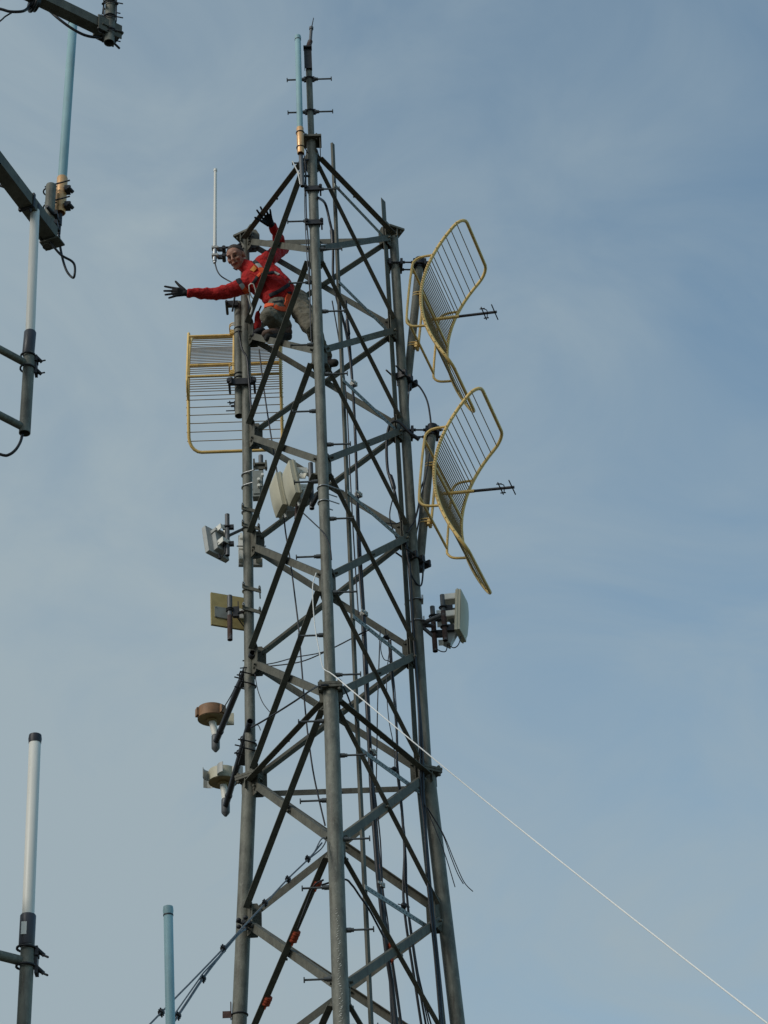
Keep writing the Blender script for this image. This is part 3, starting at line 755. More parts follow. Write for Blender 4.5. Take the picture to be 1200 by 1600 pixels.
# the white pair inside the left face
for (x, y, Yp, lab) in ((455.5, 755, -.52, 'nearer, higher one of two off-white panel antennas left of the front leg'), (435, 773.5, -.28, 'lower left one of two off-white panel antennas left of the front leg')):
    C0 = P(x, y, Yp); o = thing('panel_antenna', lab, 'antenna', C0, 'off-white panel antennas')
    bb_, ww_, uu_ = panel(o, C0, (-.95, -.30), R(9), .22, .34, .07, 'radome', .022)
    for z in (.11, -.07): bracket(o, C0, bb_, ww_, uu_, .055, .13, z)
    b = MB(); b.box(C0-bb_*.07-uu_*.17, bb_*.035, ww_*.05, uu_*.03); b.cyl(C0-bb_*.03-uu_*.2, C0-bb_*.03-uu_*.24, .015, 10); b.build('connector_box', 'grey_box', o)
o = thing('mount_pipe', 'short grey pipe close to the front leg carrying the white panels', 'pipe mount', P(489, 795, -.62), 'pipe mounts carrying panels')
b = MB(); pp = P(485.2, 724, -.62); b.cyl(Vector((pp.x, pp.y, P(489.5, 795, -.62).z)), pp, .022, 14, hollow=True); b.build('pipe', 'painted_pipe', o)
b = MB()
for y in (763, 786):
    b.cut(); c = leg_at('B', zat('B', y)); ubolt(b, c, Vector((0, 0, 1)), RU+.007, .17 if y == 763 else .12, Vector((.85, .55, 0)), .006)
b.build('clamp', 'zinc', o)
b = MB(); c = leg_at('B', zat('B', 765)); b.cyl(c+Vector((-.04, .05, 0)), Vector((pp.x, pp.y, c.z)), .02, 10); b.build('standoff', 'dark_steel', o)
o = thing('mount_pipe', 'dark pipe below the white panels behind the brace', 'pipe mount', P(465, 806, -.35), 'pipe mounts carrying panels')
b = MB(); pp = P(468, 776, -.35); b.cyl(P(465, 811, -.35), pp, .03, 14, hollow=True); b.build('pipe', 'rusty', o)
# electronics box bracket on the left leg, right side
o = thing('radio_unit', 'grey metal radio box clamped on the inner side of the left leg', 'radio unit', P(404, 778, .2))
b = MB(); c = P(403, 759, .2); b.box(c, (.048, 0, 0), (0, .04, 0), (0, 0, .145)); b.box(c+Vector((.02, -.045, .03)), (.02, 0, 0), (0, .006, 0), (0, 0, .07)); b.box(c+Vector((-.01, -.045, -.09)), (.03, 0, 0), (0, .005, 0), (0, 0, .03)); b.build('body', 'pale_plate', o)
b = MB()
for dx_, dz_ in ((.01, .02), (.01, -.05), (.045, .07)): b.cut(); b.cyl(c+Vector((dx_, -.05, dz_)), c+Vector((dx_, -.085, dz_)), .014, 8)
b.build('connector', 'plastic_white', o)
b = MB(); c = P(406.5, 728, .2); b.box(c, (.065, 0, 0), (0, .045, 0), (0, 0, .008)); b.box(c+Vector((-.055, -.02, .01)), (.008, 0, 0), (0, .03, 0), (0, 0, .04)); b.box(c+Vector((.055, -.02, -.01)), (.008, 0, 0), (0, .03, 0), (0, 0, .04)); b.box(c+Vector((.0, -.02, -.035)), (.06, 0, 0), (0, .006, 0), (0, 0, .018)); b.build('bracket', 'galvanised_angle', o)
b = MB(); q = P(407.5, 712, .24); b.cyl(Vector((q.x, q.y, P(408, 745, .24).z)), q, .022, 12); b.build('pipe', 'painted_pipe', o)
b = MB()
for y in (743, 762): b.cut(); ubolt(b, leg_at('A', zat('A', y)), Vector((0, 0, 1)), RU+.007, .1, Vector((.9, -.4, 0)), .0065)
b.build('clamp', 'zinc', o)
# small panel on the left
o = thing('panel_antenna', 'small grey-white panel antenna tilted away on the leftmost short pole', 'antenna', P(337, 868, YA-.05), 'small panel antennas on the left leg')
C0 = P(336, 851, YA-.05); bb_, ww_, uu_ = panel(o, C0, (-.72, .69), R(10), .25, .30, .06, 'grey_box', .01, seams=False)
b = MB(); b.box(C0-bb_*.05-uu_*.02, ww_*.06, uu_*.10, bb_*.03); b.box(C0-bb_*.06+uu_*.09+ww_*-.02, ww_*.09, uu_*.015, bb_*.04); b.build('back_housing', 'grey_box', o)
for z in (.10, -.06): bracket(o, C0, bb_, ww_, uu_, .06, .12, z)
b = MB(); b.cyl(C0-uu_*.15-bb_*.03, C0-uu_*.19-bb_*.03, .014, 8); b.tube(smooth([C0-uu_*.19-bb_*.03, C0-uu_*.17-bb_*.1, C0-uu_*.03-bb_*.12], 4), .005, 6); b.build('connector', 'dark_steel', o)
o = thing('mount_pipe', 'short grey pole holding the small panel left of the left leg', 'pipe mount', P(355, 868, YA-.1), 'pipe mounts carrying panels')
q = P(355, 804, YA-.12); b = MB(); b.cyl(Vector((q.x, q.y, P(355, 868, YA-.12).z)), q, .022, 14, hollow=True); b.build('pipe', 'painted_pipe', o)
b = MB(); c = leg_at('A', zat('A', 826)); b.cyl(Vector((q.x, q.y, P(355, 838, YA-.12).z)), c+Vector((-.04, 0, 0)), .014, 10); b.build('standoff', 'painted_pipe', o)
b = MB()
for y in (824, 850): b.cut(); b.tube([Vector((q.x+.03*math.cos(t), q.y+.03*math.sin(t), P(355, y, YA-.12).z)) for t in [i*math.pi/5 for i in range(10)]], .008, 6, closed=True); b.box((q.x+.01, q.y+.0, P(355, y, YA-.12).z), (.05, 0, 0), (0, .02, 0), (0, 0, .018))
b.build('clamp', 'dark_steel', o)
def legclamp(y, lab, k='A'):
    o = thing('leg_clamp', lab, 'clamp', leg_at(k, zat(k, y)), 'v-bolt clamps on the left leg')
    c = leg_at(k, zat(k, y)); d = Vector((.86, -.5, 0)).normalized(); t = Vector((-d.y, d.x, 0))
    b = MB(); b.box(c+Vector((.03, -.055, -.01)), (.085, 0, -.03), (0, .006, 0), (0, 0, .017)); b.build('plate', 'galvanised_angle', o)
    b = MB()
    for s in (-1, 1):
        q = c+Vector((.03+.072*s, 0, -.012-.025*s)); b.cyl(q+Vector((0, -.10, .03)), q+Vector((0, .05, -.01)), .007, 8); b.cyl(q+Vector((0, -.085, .025)), q+Vector((0, -.066, .02)), .014, 6)
    b.tube([c+Vector(((RU+.008)*math.cos(a), (RU+.008)*math.sin(a), 0)) for a in [R(100+i*18) for i in range(9)]], .007, 6)
    b.build('bolt', 'zinc', o)
for y, lab in ((801, 'bolted clamp high on the left leg above the small panel arm'), (827, 'bolted clamp on the left leg where the small panel arm meets it'), (924, 'bolted clamp on the left leg above the tan panel'), (957, 'bolted clamp on the left leg where the tan panel arm meets it')): legclamp(y, lab)
# unit behind the left leg
o = thing('panel_antenna', 'grey-white panel unit half hidden behind the left leg', 'antenna', P(391, 886, YA+.25), 'small panel antennas on the left leg')
C0 = P(391, 862, YA+.25); bb_, ww_, uu_ = panel(o, C0, (-.1, 1), R(6), .22, .35, .05, 'grey_box', .01, seams=False)
b = MB()
for dx_, dz_, hw, hh in ((-.085, .13, .012, .03), (-.09, .02, .018, .05), (-.09, -.1, .018, .05), (.075, -.11, .03, .04), (.07, .0, .02, .03)):
    b.cut(); b.box(C0-bb_*.05+ww_*-dx_+uu_*dz_, ww_*hw, uu_*hh, bb_*.03)
b.build('bracket', 'plastic_white', o)
b = MB(); b.cyl(C0-bb_*.1+uu_*.18, C0-bb_*.1-uu_*.1, .02, 12); b.build('pipe', 'painted_pipe', o)
b = MB(); b.box(C0-bb_*.07+ww_*-.1+uu_*0.055, ww_*.03, uu_*.01, bb_*.01); b.cyl(C0-bb_*.1-ww_*-.13-uu_*.02, C0-bb_*.12+ww_*-.14-uu_*.03, .006, 6); b.build('clamp', 'dark_steel', o)
# tan panel
o = thing('panel_antenna', 'square tan panel antenna with a grey plate on its back', 'antenna', P(357, 980, YA+.02), 'small panel antennas on the left leg')
C0 = P(357.5, 956.5, YA+.05); bb_, ww_, uu_ = panel(o, C0, (-.36, .93), R(3), .34, .35, .035, 'panel_tan', .006, seams=False)
b = MB(); sgn = 1 if ww_.x > 0 else -1
wx = ww_*sgn
b.box(C0-bb_*.022-wx*.075-uu_*.035, wx*.065, uu_*.058, bb_*.004)
for i in (-1, 1):
    for j in (-1, 1): b.cyl(C0-bb_*.02-wx*(.075+.055*i)-uu_*(.035+.048*j), C0-bb_*.032-wx*(.075+.055*i)-uu_*(.035+.048*j), .006, 6)
b.build('back_plate', 'pale_plate', o)
b = MB(); q = C0-bb_*.02+wx*.095-uu_*.02; b.cyl(q+bb_*.003, q-bb_*.02, .052, 20); b.build('back_disc', 'plastic_white', o)
b = MB(); b.tube(smooth([C0-bb_*.05+wx*.03-uu_*.02, C0-bb_*.07+wx*.06-uu_*.10, C0-bb_*.05+wx*.12-uu_*.165, C0-bb_*.03+wx*.17-uu_*.18], 5), .0055, 6); b.build('pigtail', 'rubber', o)
o = thing('mount_pipe', 'grey pole with a rusty lower half in front of the tan panel', 'pipe mount', P(359.5, 1000, YA-.06), 'pipe mounts carrying panels')
q = P(359, 931, YA-.08); zc = P(359, 962, YA-.08).z; zbm = P(359.5, 1000, YA-.08).z
b = MB(); b.cyl(Vector((q.x, q.y, zc)), q, .023, 14); b.cyl(Vector((q.x, q.y, zbm)), Vector((q.x, q.y, zc)), .0235, 14, hollow=True); b.mi = [0]*len(b.mi)
nf = len(b.f); 
for i in range(14+2, nf): b.mi[i] = 1
b.build('pipe', ['painted_pipe', 'rusty'], o)
b = MB(); c = leg_at('A', zat('A', 955)); b.cyl(Vector((q.x, q.y, zc)), c+Vector((-.04, 0, 0)), .015, 10); b.build('standoff', 'rusty', o)
b = MB()
for dz_ in (.07, .05): b.cut(); b.tube([Vector((q.x+.031*math.cos(t), q.y+.031*math.sin(t), zc+dz_)) for t in [i*math.pi/5 for i in range(10)]], .006, 6, closed=True)
b.cut(); b.box((q.x+.055, q.y+.01, zc+.04), (.028, 0, 0), (0, .02, 0), (0, 0, .05)); b.box((q.x+.075, q.y-.02, zc+.07), (.004, 0, 0), (0, .01, 0), (0, 0, .06)); b.build('clamp', 'dark_steel', o)
# right panel with twin poles
YR = YC-.1
o = thing('panel_antenna', 'off-white curved panel antenna on twin rusty poles right of the tower', 'antenna', P(722, 992, YR), 'off-white panel antennas')
C0 = P(721, 962, YR); bb_, ww_, uu_ = panel(o, C0, (.96, -.27), R(5), .24, .41, .06, 'radome', .03)
b = MB(); 
for z, yy in ((.155, 0), (-.02, 0)):
    b.cut()
    c = C0-bb_*.115+uu_*z-Vector((0, 1, 0))*.10
    b.box(c, bb_*.065, Vector((0, 1, 0))*.003, uu_*.026); b.box(c+Vector((0, .05, -.028)), bb_*.065, Vector((0, .05, 0)), uu_*.003)
b.build('bracket', 'plastic_white', o)
b = MB()
for z in (.06, -.115):
    b.cut()
    c = C0-bb_*.10+uu_*z+Vector((0, 1, 0))*.05
    b.box(c, bb_*.055, Vector((0, 1, 0))*.003, uu_*.03); b.cyl(c+Vector((0, -.01, 0)), c+Vector((0, .03, 0)), .011, 8)
b.build('bracket', 'plastic_white', o)
b = MB(); c = C0-bb_*.085-uu_*.20; dd = (bb_*.45+uu_*.9).normalized(); b.box(c, dd*.09, Vector((0, 1, 0))*.05, dd.cross(Vector((0, 1, 0)))*.035); b.build('radio_box', 'grey_box', o)
b = MB(); b.box(C0-bb_*.07+uu_*.0, bb_*.035, ww_*.05, uu_*.06); b.build('back_housing', 'pale_plate', o)
b = MB(); b.tube(smooth([C0-uu_*.21, C0-uu_*.29-bb_*.02, C0-uu_*.32-bb_*.06, C0-uu_*.29-bb_*.11], 5), .005, 6); b.tube(smooth([c-dd*.08, P(697, 1017, YR), P(690, 1018, YR), P(682, 1014, YR)], 5), .005, 6); b.build('pigtail', 'rubber', o)
for (xt, yt, yb_, Yq, lab) in ((691, 930, 1001, YR-.05, 'nearer, higher one of twin rusty-bottomed poles behind the right panel'), (675.5, 948, 1018, YR+.12, 'lower, inner one of twin rusty-bottomed poles behind the right panel')):
    o = thing('mount_pipe', lab, 'pipe mount', P(xt+3, yb_, Yq), 'twin poles right of the tower')
    q = P(xt, yt, Yq); z0 = P(xt+3, yb_, Yq).z; zc = q.z-.17
    b = MB(); b.cyl(Vector((q.x, q.y, zc)), q, .0225, 14); b.cyl(Vector((q.x, q.y, z0)), Vector((q.x, q.y, zc)), .0235, 14, hollow=True); nf = len(b.f)
    for i in range(16, nf): b.mi[i] = 1
    b.build('pipe', ['painted_pipe', 'rusty'], o)
    b = MB()
    for dz_ in (-.13, -.33) if Yq < YR else (-.10, -.27):
        zc2 = q.z+dz_; b.cut()
        b.tube([Vector((q.x+.033*math.cos(t), q.y+.033*math.sin(t), zc2)) for t in [i*math.pi/5 for i in range(10)]], .008, 6, closed=True); b.box((q.x+.05, q.y+.01, zc2-.01), (.035, 0, 0), (0, .02, 0), (0, 0, .03))
    b.build('clamp', 'dark_steel', o)
    b = MB(); lg = leg_at('C', q.z-.2)
    b.cyl(lg+Vector((.03, 0, 0)), Vector((q.x, q.y, lg.z)), .02, 10)
    if Yq > YR: b.cyl(lg+Vector((.04, 0, -.02)), Vector((q.x, q.y, lg.z-.12)), .017, 10); 
    b.build('standoff', 'painted_pipe', o)
    if Yq > YR:
        b = MB()
        for z in (-.05, -.17, -.36): b.cut(); b.box((q.x+.08, q.y+.03, q.z+z), (.045, 0, 0), (0, .004, 0), (0, 0, .028)); b.cyl((q.x+.09, q.y+.02, q.z+z), (q.x+.09, q.y+.04, q.z+z), .012, 8)
        b.build('bracket', 'plastic_white', o)
for y, lab in ((939, 'u-bolt round the right leg above the twin pole arm'), (972, 'u-bolt round the right leg below the twin pole arm')):
    b = MB(); c = leg_at('C', zat('C', y)); ubolt(b, c, Vector((0, 0, 1)), RU+.008, .1, Vector((-.6, .8, 0)), .0065); b.box(c+Vector((.055, -.02, 0)), (.008, 0, 0), (0, .05, 0), (0, 0, .02)); tag(b.build('u_bolt', 'zinc'), lab, 'u-bolt', 'u-bolts on the right leg')

# ------------------------------------------------------------------ drum antennas on long side arms
def arm_to(p0, px, py):
    return PZ(px, py, p0.z)
def drum_thing(label, p0, e, petals, top_y, drum_x):
    o = thing('drum_antenna', label, 'antenna', e, 'drum antennas on side arms')
    d = (e-p0).normalized(); Z = Vector((0, 0, 1))
    b = MB(); b.cyl(p0, e, .029, 14, hollow=True); b.cyl(e-d*.22, e-d*.2, .034, 14); b.build('side_arm', 'arm_black', o)
    b = MB(); b.tube([e-Z*.10, e-Z*.075, e-Z*.06, e+Z*.06, e+Z*.075], [.012, .032, .04, .04, .035], 14)
    b.build('joint', 'painted_pipe', o)
    top = P(drum_x, top_y, e.y); top = Vector((e.x+(top.x-e.x)*1.0, e.y, top.z))
    b = MB(); b.cyl(e+Z*.07, top-Z*.06, .033, 16); b.build('stem', 'plastic_white', o)
    b = MB(); c = top
    b.cyl(c-Z*.055, c+Z*.055, .135, 32)
    b.build('drum', 'copper_drum' if not petals else 'radome', o)
    b = MB(); b.cyl(c-Z*.06, c-Z*.0555, .128, 32); b.cyl(c-Z*.085, c-Z*.06, .05, 16); b.build('drum_base', 'brass_face', o)
    b = MB()
    if petals:
        for i in range(6):
            a = R(20+i*60); r_ = Vector((math.cos(a), math.sin(a), 0)); t = Vector((-r_.y, r_.x, 0))
            b.cut(); pts = [c+r_*.137+t*-.02, c+r_*.165+t*-.01, c+r_*.19+t*.012, c+r_*.205+t*.045]
            for p, q in zip(pts, pts[1:]):
                dd = (q-p).normalized(); b.box((p+q)/2, dd*((q-p).length/2+.002), Z*.05, dd.cross(Z)*.003)
        b.build('fin', 'grey_box', o)
    else:
        for i in range(3):
            a = R(200+i*120); r_ = Vector((math.cos(a), math.sin(a), 0)); t = Vector((-r_.y, r_.x, 0))
            b.cut(); b.box(c+r_*.143, r_*.012, t*.03, Z*.04)
        b.build('side_lug', 'copper_drum', o)
        b = MB(); q = c+Vector((.14, .16, .03)); b.box(q, (.06, .0, 0), (0, .012, 0), (0, 0, .06)); b.build('cover', 'radome', o)
    return o, d
p0 = P(395, 1020, YA-.10); e0 = arm_to(p0, 337, 1160)
drum_thing('copper-sided drum antenna at the end of the upper long side arm', p0, e0, False, 1116, 331)
p1 = P(391, 1127, YA-.18); e1 = arm_to(p1, 352.5, 1260)
drum_thing('off-white finned drum antenna at the end of the lower side arm', p1, e1, True, 1214, 348.5)
for y, lab in ((1058, 'topmost u-bolt holding the upper side arm to the left leg'), (1073, 'u-bolt just under the topmost one at the upper side arm'), (1164, 'upper u-bolt of the lower side arm on the left leg'), (1176, 'u-bolt closest above the left leg flange')):
    b = MB(); c = leg_at('A', zat('A', y)); ubolt(b, c, Vector((0, 0, 1)), RU+.008, .12, Vector((-.7, -.4, 0)), .007)
    tag(b.build('u_bolt', 'dark_steel'), lab, 'u-bolt', 'u-bolts on the left leg')
# plates gripping the arms
for p_, e_, t_, lab in ((p0, e0, .18, 'dark angled grip plate under the upper side arm'), (p1, e1, .30, 'dark angled grip plate under the lower side arm')):
    c = p_+(e_-p_)*t_; d = (e_-p_).normalized(); s = d.cross(Vector((0, 0, 1)))
    b = MB(); b.box(c+s*.02-Vector((0, 0, .05)), d*.22, s*.03, Vector((0, 0, .006))); b.box(c+s*.05-Vector((0, 0, .02)), d*.22, s*.004, Vector((0, 0, .035)))
    for k_ in (-.15, .1): b.tube([c+d*k_+s*.04*math.cos(a)+Vector((0, 0, .04*math.sin(a))) for a in [i*math.pi/5 for i in range(10)]], .007, 6, closed=True); b.cyl(c+d*k_-s*.06, c+d*k_+s*.1, .007, 6)
    tag(b.build('grip_plate', 'dark_steel'), lab, 'clamp', 'grip plates under the side arms')
cable('thin black cable from the copper drum up along its side arm', [P(343, 1117, e0.y), P(352, 1102, e0.y-.3), P(362, 1085, e0.y-.6), P(375, 1058, e0.y-.95), P(385, 1040, e0.y-1.2)], .0055)
cable('thin cable curling at the near end of the lower side arm', [P(391, 1137, YA-.15), P(398, 1132, YA-.2), P(404, 1134, YA-.2), P(407, 1141, YA-.2)], .004)
# red-brown bracket low on the left leg
o = thing('strap_bracket', 'small rusty red bracket strapped round the lower left leg', 'bracket', leg_at('A', zat('A', 1586)))
c = leg_at('A', zat('A', 1586)); b = MB(); b.tube([c+Vector(((RL+.004)*math.cos(t), (RL+.004)*math.sin(t), 0)) for t in [i*math.pi/10 for i in range(20)]], .007, 6, closed=True); b.build('strap', 'dark_steel', o)
b = MB(); b.box(c+Vector((-.1, -.02, 0)), (.035, 0, 0), (0, .004, 0), (0, 0, .028)); b.box(c+Vector((-.068, -.02, .03)), (.004, 0, 0), (0, .02, 0), (0, 0, .07)); b.build('plate', 'rusty', o)

# ------------------------------------------------------------------ rope and guy strands
pts = [P(494, 895, -.93), P(490, 908, -.94), P(488.5, 920, -.95), P(489.5, 950, -.96), P(493, 985, -.97), P(497.5, 1010, -.98), P(503, 1038, -1.0), P(508, 1047, -1.02), P(520, 1054, -1.1)]
A0 = P(520, 1054, -1.1); B0 = P(1200, 1592, -6.5); far = A0+(B0-A0)*(A0.z/(A0.z-B0.z))
# gentle sag along the free span; the end is tied down on the ground off to the right
span = []
for i in range(1, 25):
    t = i/24; q = A0+(far-A0)*t; span.append(q-Vector((0, 0, 1))*.05*math.sin(math.pi*min(1, t*1.6))*(1-t*.3))
o = cable('long white rope running from the front leg down to the lower right', pts+span, .0044, 'rope', 'rope', None, 4, 'rope', loc=A0)
b = MB(); b.tube(smooth([P(457, 252, YB-.06), P(462, 262, YB-.06), P(466, 272, YB-.06), P(469, 288, YB-.08)], 4), .006, 6); b.tube([P(463, 264, YB-.07), P(469, 273, YB-.07)], .005, 6)
tag(b.build('rope_end', 'rope'), 'frayed white cord tied to the topmost left step bolt', 'cord')
def guy(label, pix, clamps, r=.0065, dbl=None):
    o = thing('guy_strand', label, 'guy wire', pix[-1], 'guy strands at the lower left')
    b = MB(); b.tube(smooth(pix, 5), r, 8); b.build('wire', 'strand', o)
    for c, d in clamps:
        b = MB(); d = d.normalized(); f_, a_, bb2 = frame(d)
        b.box(c, d*.014, a_*.017, bb2*.014); b.cyl(c-a_*.028-d*.01, c+a_*.028-d*.01, .0055, 6); b.cyl(c-a_*.028+d*.012, c+a_*.028+d*.012, .0055, 6)
        b.cyl(c-bb2*.02, c+bb2*.02, .011, 8); b.build('wire_clip', 'dark_steel', o)
    return o
def GP(x, y):
    t = (510-x)/280.0
    return P(x, y, -1.0-2.2*t)
gd = (GP(349, 1482)-GP(483, 1340))
ends = lambda a, b_, k_: a+(b_-a)*k_
E1 = ends(GP(349, 1482), GP(252, 1582), 3.2); E2 = ends(GP(349, 1482), GP(278, 1587), 3.0)
guy('guy wire with three clips running from the front leg past the left leg', [GP(503, 1317), GP(483, 1341), GP(449, 1374), GP(414, 1412), GP(380, 1448), GP(349, 1482), GP(300, 1533), GP(252, 1582), E1],
    [(GP(x, y), gd) for x, y in ((481, 1342), (450, 1374), (414, 1411), (349, 1482), (252, 1582))])
b = MB(); b.tube(smooth([GP(484, 1340), GP(492, 1330), GP(500, 1314), GP(506, 1309), GP(509, 1314), GP(503, 1325), GP(493, 1334), GP(484, 1341)], 4), .0055, 6)
tag(b.build('wire_loop', 'strand'), 'wire loop hooking the guy wire onto the front leg', 'wire loop')
guy('steeper guy wire that splits off and drops left of the left leg', [GP(383, 1452), GP(372, 1458)+Vector((0, .02, 0)), GP(350, 1486), GP(316, 1530), GP(278, 1587), E2], [(GP(x, y), E2-GP(316, 1530)) for x, y in ((317, 1529), (278, 1587))], .009)
b = MB(); b.tube([GP(350, 1484)+Vector((.01, 0, .0)), GP(318, 1520), GP(262, 1600), ends(GP(318, 1520), GP(262, 1600), 2.6)], .0055, 6)
tag(b.build('guy_tail', 'strand'), 'thin loose wire between the two lower left guy wires', 'wire', 'guy strands at the lower left')
b = MB(); c = P(381, 1444, YA-.12)
for i in range(5):
    a = R(i*72); b.ell(c+Vector((.05*math.cos(a), -.02, .05*math.sin(a))), (.022, 0, 0), (0, .02, 0), (0, 0, .018), 8, 6)
b.cyl(c+Vector((-.06, 0, .03)), c+Vector((.07, 0, -.03)), .012, 8); b.cyl(c+Vector((0, -.06, 0)), c+Vector((0, .08, 0)), .016, 8)
tag(b.build('guy_shackle', 'dark_steel'), 'dark shackle cluster on the left leg where a guy wire is tied', 'shackle')
# orange flagging tape
def tape(label, p, q, r=.042):
    d = (q-p).normalized(); b = MB(); f_, a_, b2 = frame(d)
    n = 8
    for i in range(n):
        t0_, t1_ = i/n, (i+1)/n
        rr = r*(1+.06*math.sin(i*2.3))
        pts = [p+(q-p)*t for t in (t0_, t1_)]
        b.tube(pts, [rr, r*(1+.06*math.sin((i+1)*2.3))], 8)
    b.box(q+a_*.04-d*.01, d*.012, a_*.03, b2*.003); b.box(p-a_*.02, d*.03, a_*.012, b2*.003)
    tag(b.build('flagging_tape', 'tape'), label, 'tape', 'orange tape wraps')

# ------------------------------------------------------------------ left-hand neighbour: beams, pipes and antennas
YL = -4.6
def beamthing(label, p, q, hw, parts=None):
    d = (q-p).normalized(); o = thing('square_beam', label, 'steel beam', q, 'steel beams at the left edge')
    h = Vector((-d.y, d.x, 0)).normalized(); v = h.cross(d); v = v if v.z > 0 else -v
    b = MB(); b.prism([(-hw, -hw), (hw, -hw), (hw, hw), (-hw, hw)], p, q, h, v); b.build('beam', 'galvanised_angle', o)
    return o, d, h, v
def PBack(p, px, py):   # horizontal line point: same height as p
    return PZ(px, py, p.z)
e1_ = P(166, 47, YL); s1_ = PBack(e1_, 40, -14)
s1x = e1_+(s1_-e1_)*2.6
o, d, h, v = beamthing('square steel beam crossing the top left corner', s1x, e1_, .046)
b = MB(); b.box(e1_+d*.02-v*.03, d*.09, h*.075, v*.006); b.box(e1_+d*.02+h*.075, d*.09, h*.005, v*.05); b.box(e1_-h*.06-v*.02, d*.1, h*.004, v*.07); b.build('end_bracket', 'galvanised_angle', o)
b = MB()
for s, zz in ((-1, -.075), (-1, .06)):
    q = e1_+Vector((-.05, -.10, zz)); b.cyl(q, q+Vector((.14, .22, 0)), .009, 6); b.cyl(q+Vector((.01, .015, 0)), q+Vector((.03, .04, 0)), .02, 6)
b.build('bolt', 'dark_steel', o)
c = P(52, 2, YL-.35); b = MB(); b.tube([c+h*.07*math.cos(a)+v*.09*math.sin(a) for a in [i*math.pi/8 for i in range(16)]], .012, 8, closed=True); b.cyl(c-d*.02-v*.02, c+d*.035-v*.02, .06, 14); b.build('hanger', 'rubber', o)
q0 = P(175.5, -40, YL-.02); q1 = P(170.5, 67, YL-.02); o = thing('stub_pipe', 'short upright pipe clamped at the end of the top left beam', 'pipe', q1, 'stub pipes at the left')
b = MB(); b.cyl(q1, Vector((q1.x, q1.y, q0.z)), .04, 18, hollow=True); b.build('pipe', 'galvanised', o)
b = MB()
for y in (6, 28, 50): b.cut(); ubolt(b, P(172, y, YL-.02), Vector((0, 0, 1)), .047, .11, Vector((-.2, 1, 0)), .006); ubolt(b, P(172, y+4, YL-.02), Vector((0, 0, 1)), .05, .09, Vector((1, .3, 0)), .005)
b.cut()
for s in (-1, 1): b.cyl(P(172+10*s, -5, YL-.04), P(172+9.5*s, 33, YL-.04), .006, 6); b.cyl(P(172+11*s, 6, YL-.09), P(172+11*s, 6, YL+.03), .012, 6)
b.build('clamp', 'dark_steel', o)
cable('black cable drooping under the top left beam', [P(62, 8, YL-.1), P(75, 15, YL-.1), P(90, 28, YL-.1), P(110, 43, YL-.08), P(130, 54, YL-.06), P(147, 58, YL-.05), P(158, 57, YL-.02)], .011)
cable('grey-black cable entering at the top left corner', [P(-40, 6, YL-.4), P(0, 14, YL-.4), P(15, 18, YL-.4), P(33, 18, YL-.4), P(42, 14, YL-.38), P(50, 4, YL-.36)], .011)
cable('thin black wire branching at the top left corner', [P(-30, 55, YL-.4), P(0, 33, YL-.4), P(8, 26, YL-.4), P(18, 20, YL-.4)], .006)
oa, d_ = omni('pale blue omni antenna with copper base at the upper left', 'pale blue omni antennas', P(114.5, 31, YL+.25), P(97.5, 278, YL+.25), P(94, 333, YL+.25), .034, .040, 'blue')
b = MB()
for y in (297, 322):
    c = P(95.5, y, YL+.25); b.cut()
    for t in (-1, 1): b.cyl(c+Vector((-.11, .03*t-.03, -.02)), c+Vector((.075, .03*t-.07, .0)), .006, 6)
    ubolt(b, c+Vector((-.085, 0, -.015)), Vector((0, 0, 1)), .043, .07, Vector((1, -.2, 0)), .006)
    b.box(c+Vector((.05, -.02, -.02)), (.02, 0, 0), (0, .03, 0), (0, 0, .022)); b.cyl(c+Vector((.06, -.06, -.03)), c+Vector((.09, -.02, -.045)), .014, 6)
b.build('clamp', 'dark_steel', oa)
b = MB(); b.cyl(P(94, 334, YL+.25), P(93, 352, YL+.25), .017, 10); b.cyl(P(93, 352, YL+.25), P(92, 366, YL+.25), .012, 8); b.build('connector', 'rubber', oa)
cable('thin black cable looping below the upper left antenna', [P(92, 365, YL+.25), P(94, 385, YL+.25), P(98, 405, YL+.25), P(104, 423, YL+.25), P(112, 433, YL+.25), P(116, 432, YL+.22), P(117, 417, YL+.2), P(112, 408, YL+.18), P(95, 398, YL+.15), P(80, 380, YL+.12), P(66, 358, YL+.1), P(62, 345, YL+.05)], .009)
e2_ = P(80, 366, YL+.12); s2_ = PBack(e2_, -6, 253)
o, d, h, v = beamthing('square steel beam sloping in from the left edge', e2_+(s2_-e2_)*2.0, e2_, .050)
b = MB(); b.box(e2_-v*.07+d*.02, d*.05, h*.075, v*.006); b.box(e2_+h*.066, d*.07, h*.005, v*.06); b.build('end_bracket', 'galvanised_angle', o)
b = MB(); c = e2_+(s2_-e2_)*.45; b.box(c, d*.012, h*.06, v*.062); b.cyl(c-v*.07-h*.03, c-v*.1-h*.03, .01, 6); b.build('strap', 'dark_steel', o)
q0, q1 = P(80.5, 290, YL+.16), P(74.5, 386, YL+.16); o = thing('stub_pipe', 'short upright pipe clamped beside the copper antenna base', 'pipe', q1, 'stub pipes at the left')
b = MB(); b.cyl(Vector((q1.x, q1.y, q1.z)), Vector((q1.x, q1.y, q0.z)), .037, 18, hollow=True); b.build('pipe', 'galvanised', o)
b = MB()
for y in (337, 352): b.cut(); c = P(78, y, YL+.16); b.cyl(c+Vector((-.01, -.1, 0)), c+Vector((.06, .05, -.01)), .014, 8); b.box(c+Vector((.045, 0, 0)), (.012, 0, 0), (0, .04, 0), (0, 0, .02))
b.build('clamp', 'dark_steel', o)
cable('short grey cable under the sloping left beam', [P(-20, 285, YL), P(0, 290, YL), P(8, 293, YL), P(16, 297, YL+.02)], .010)
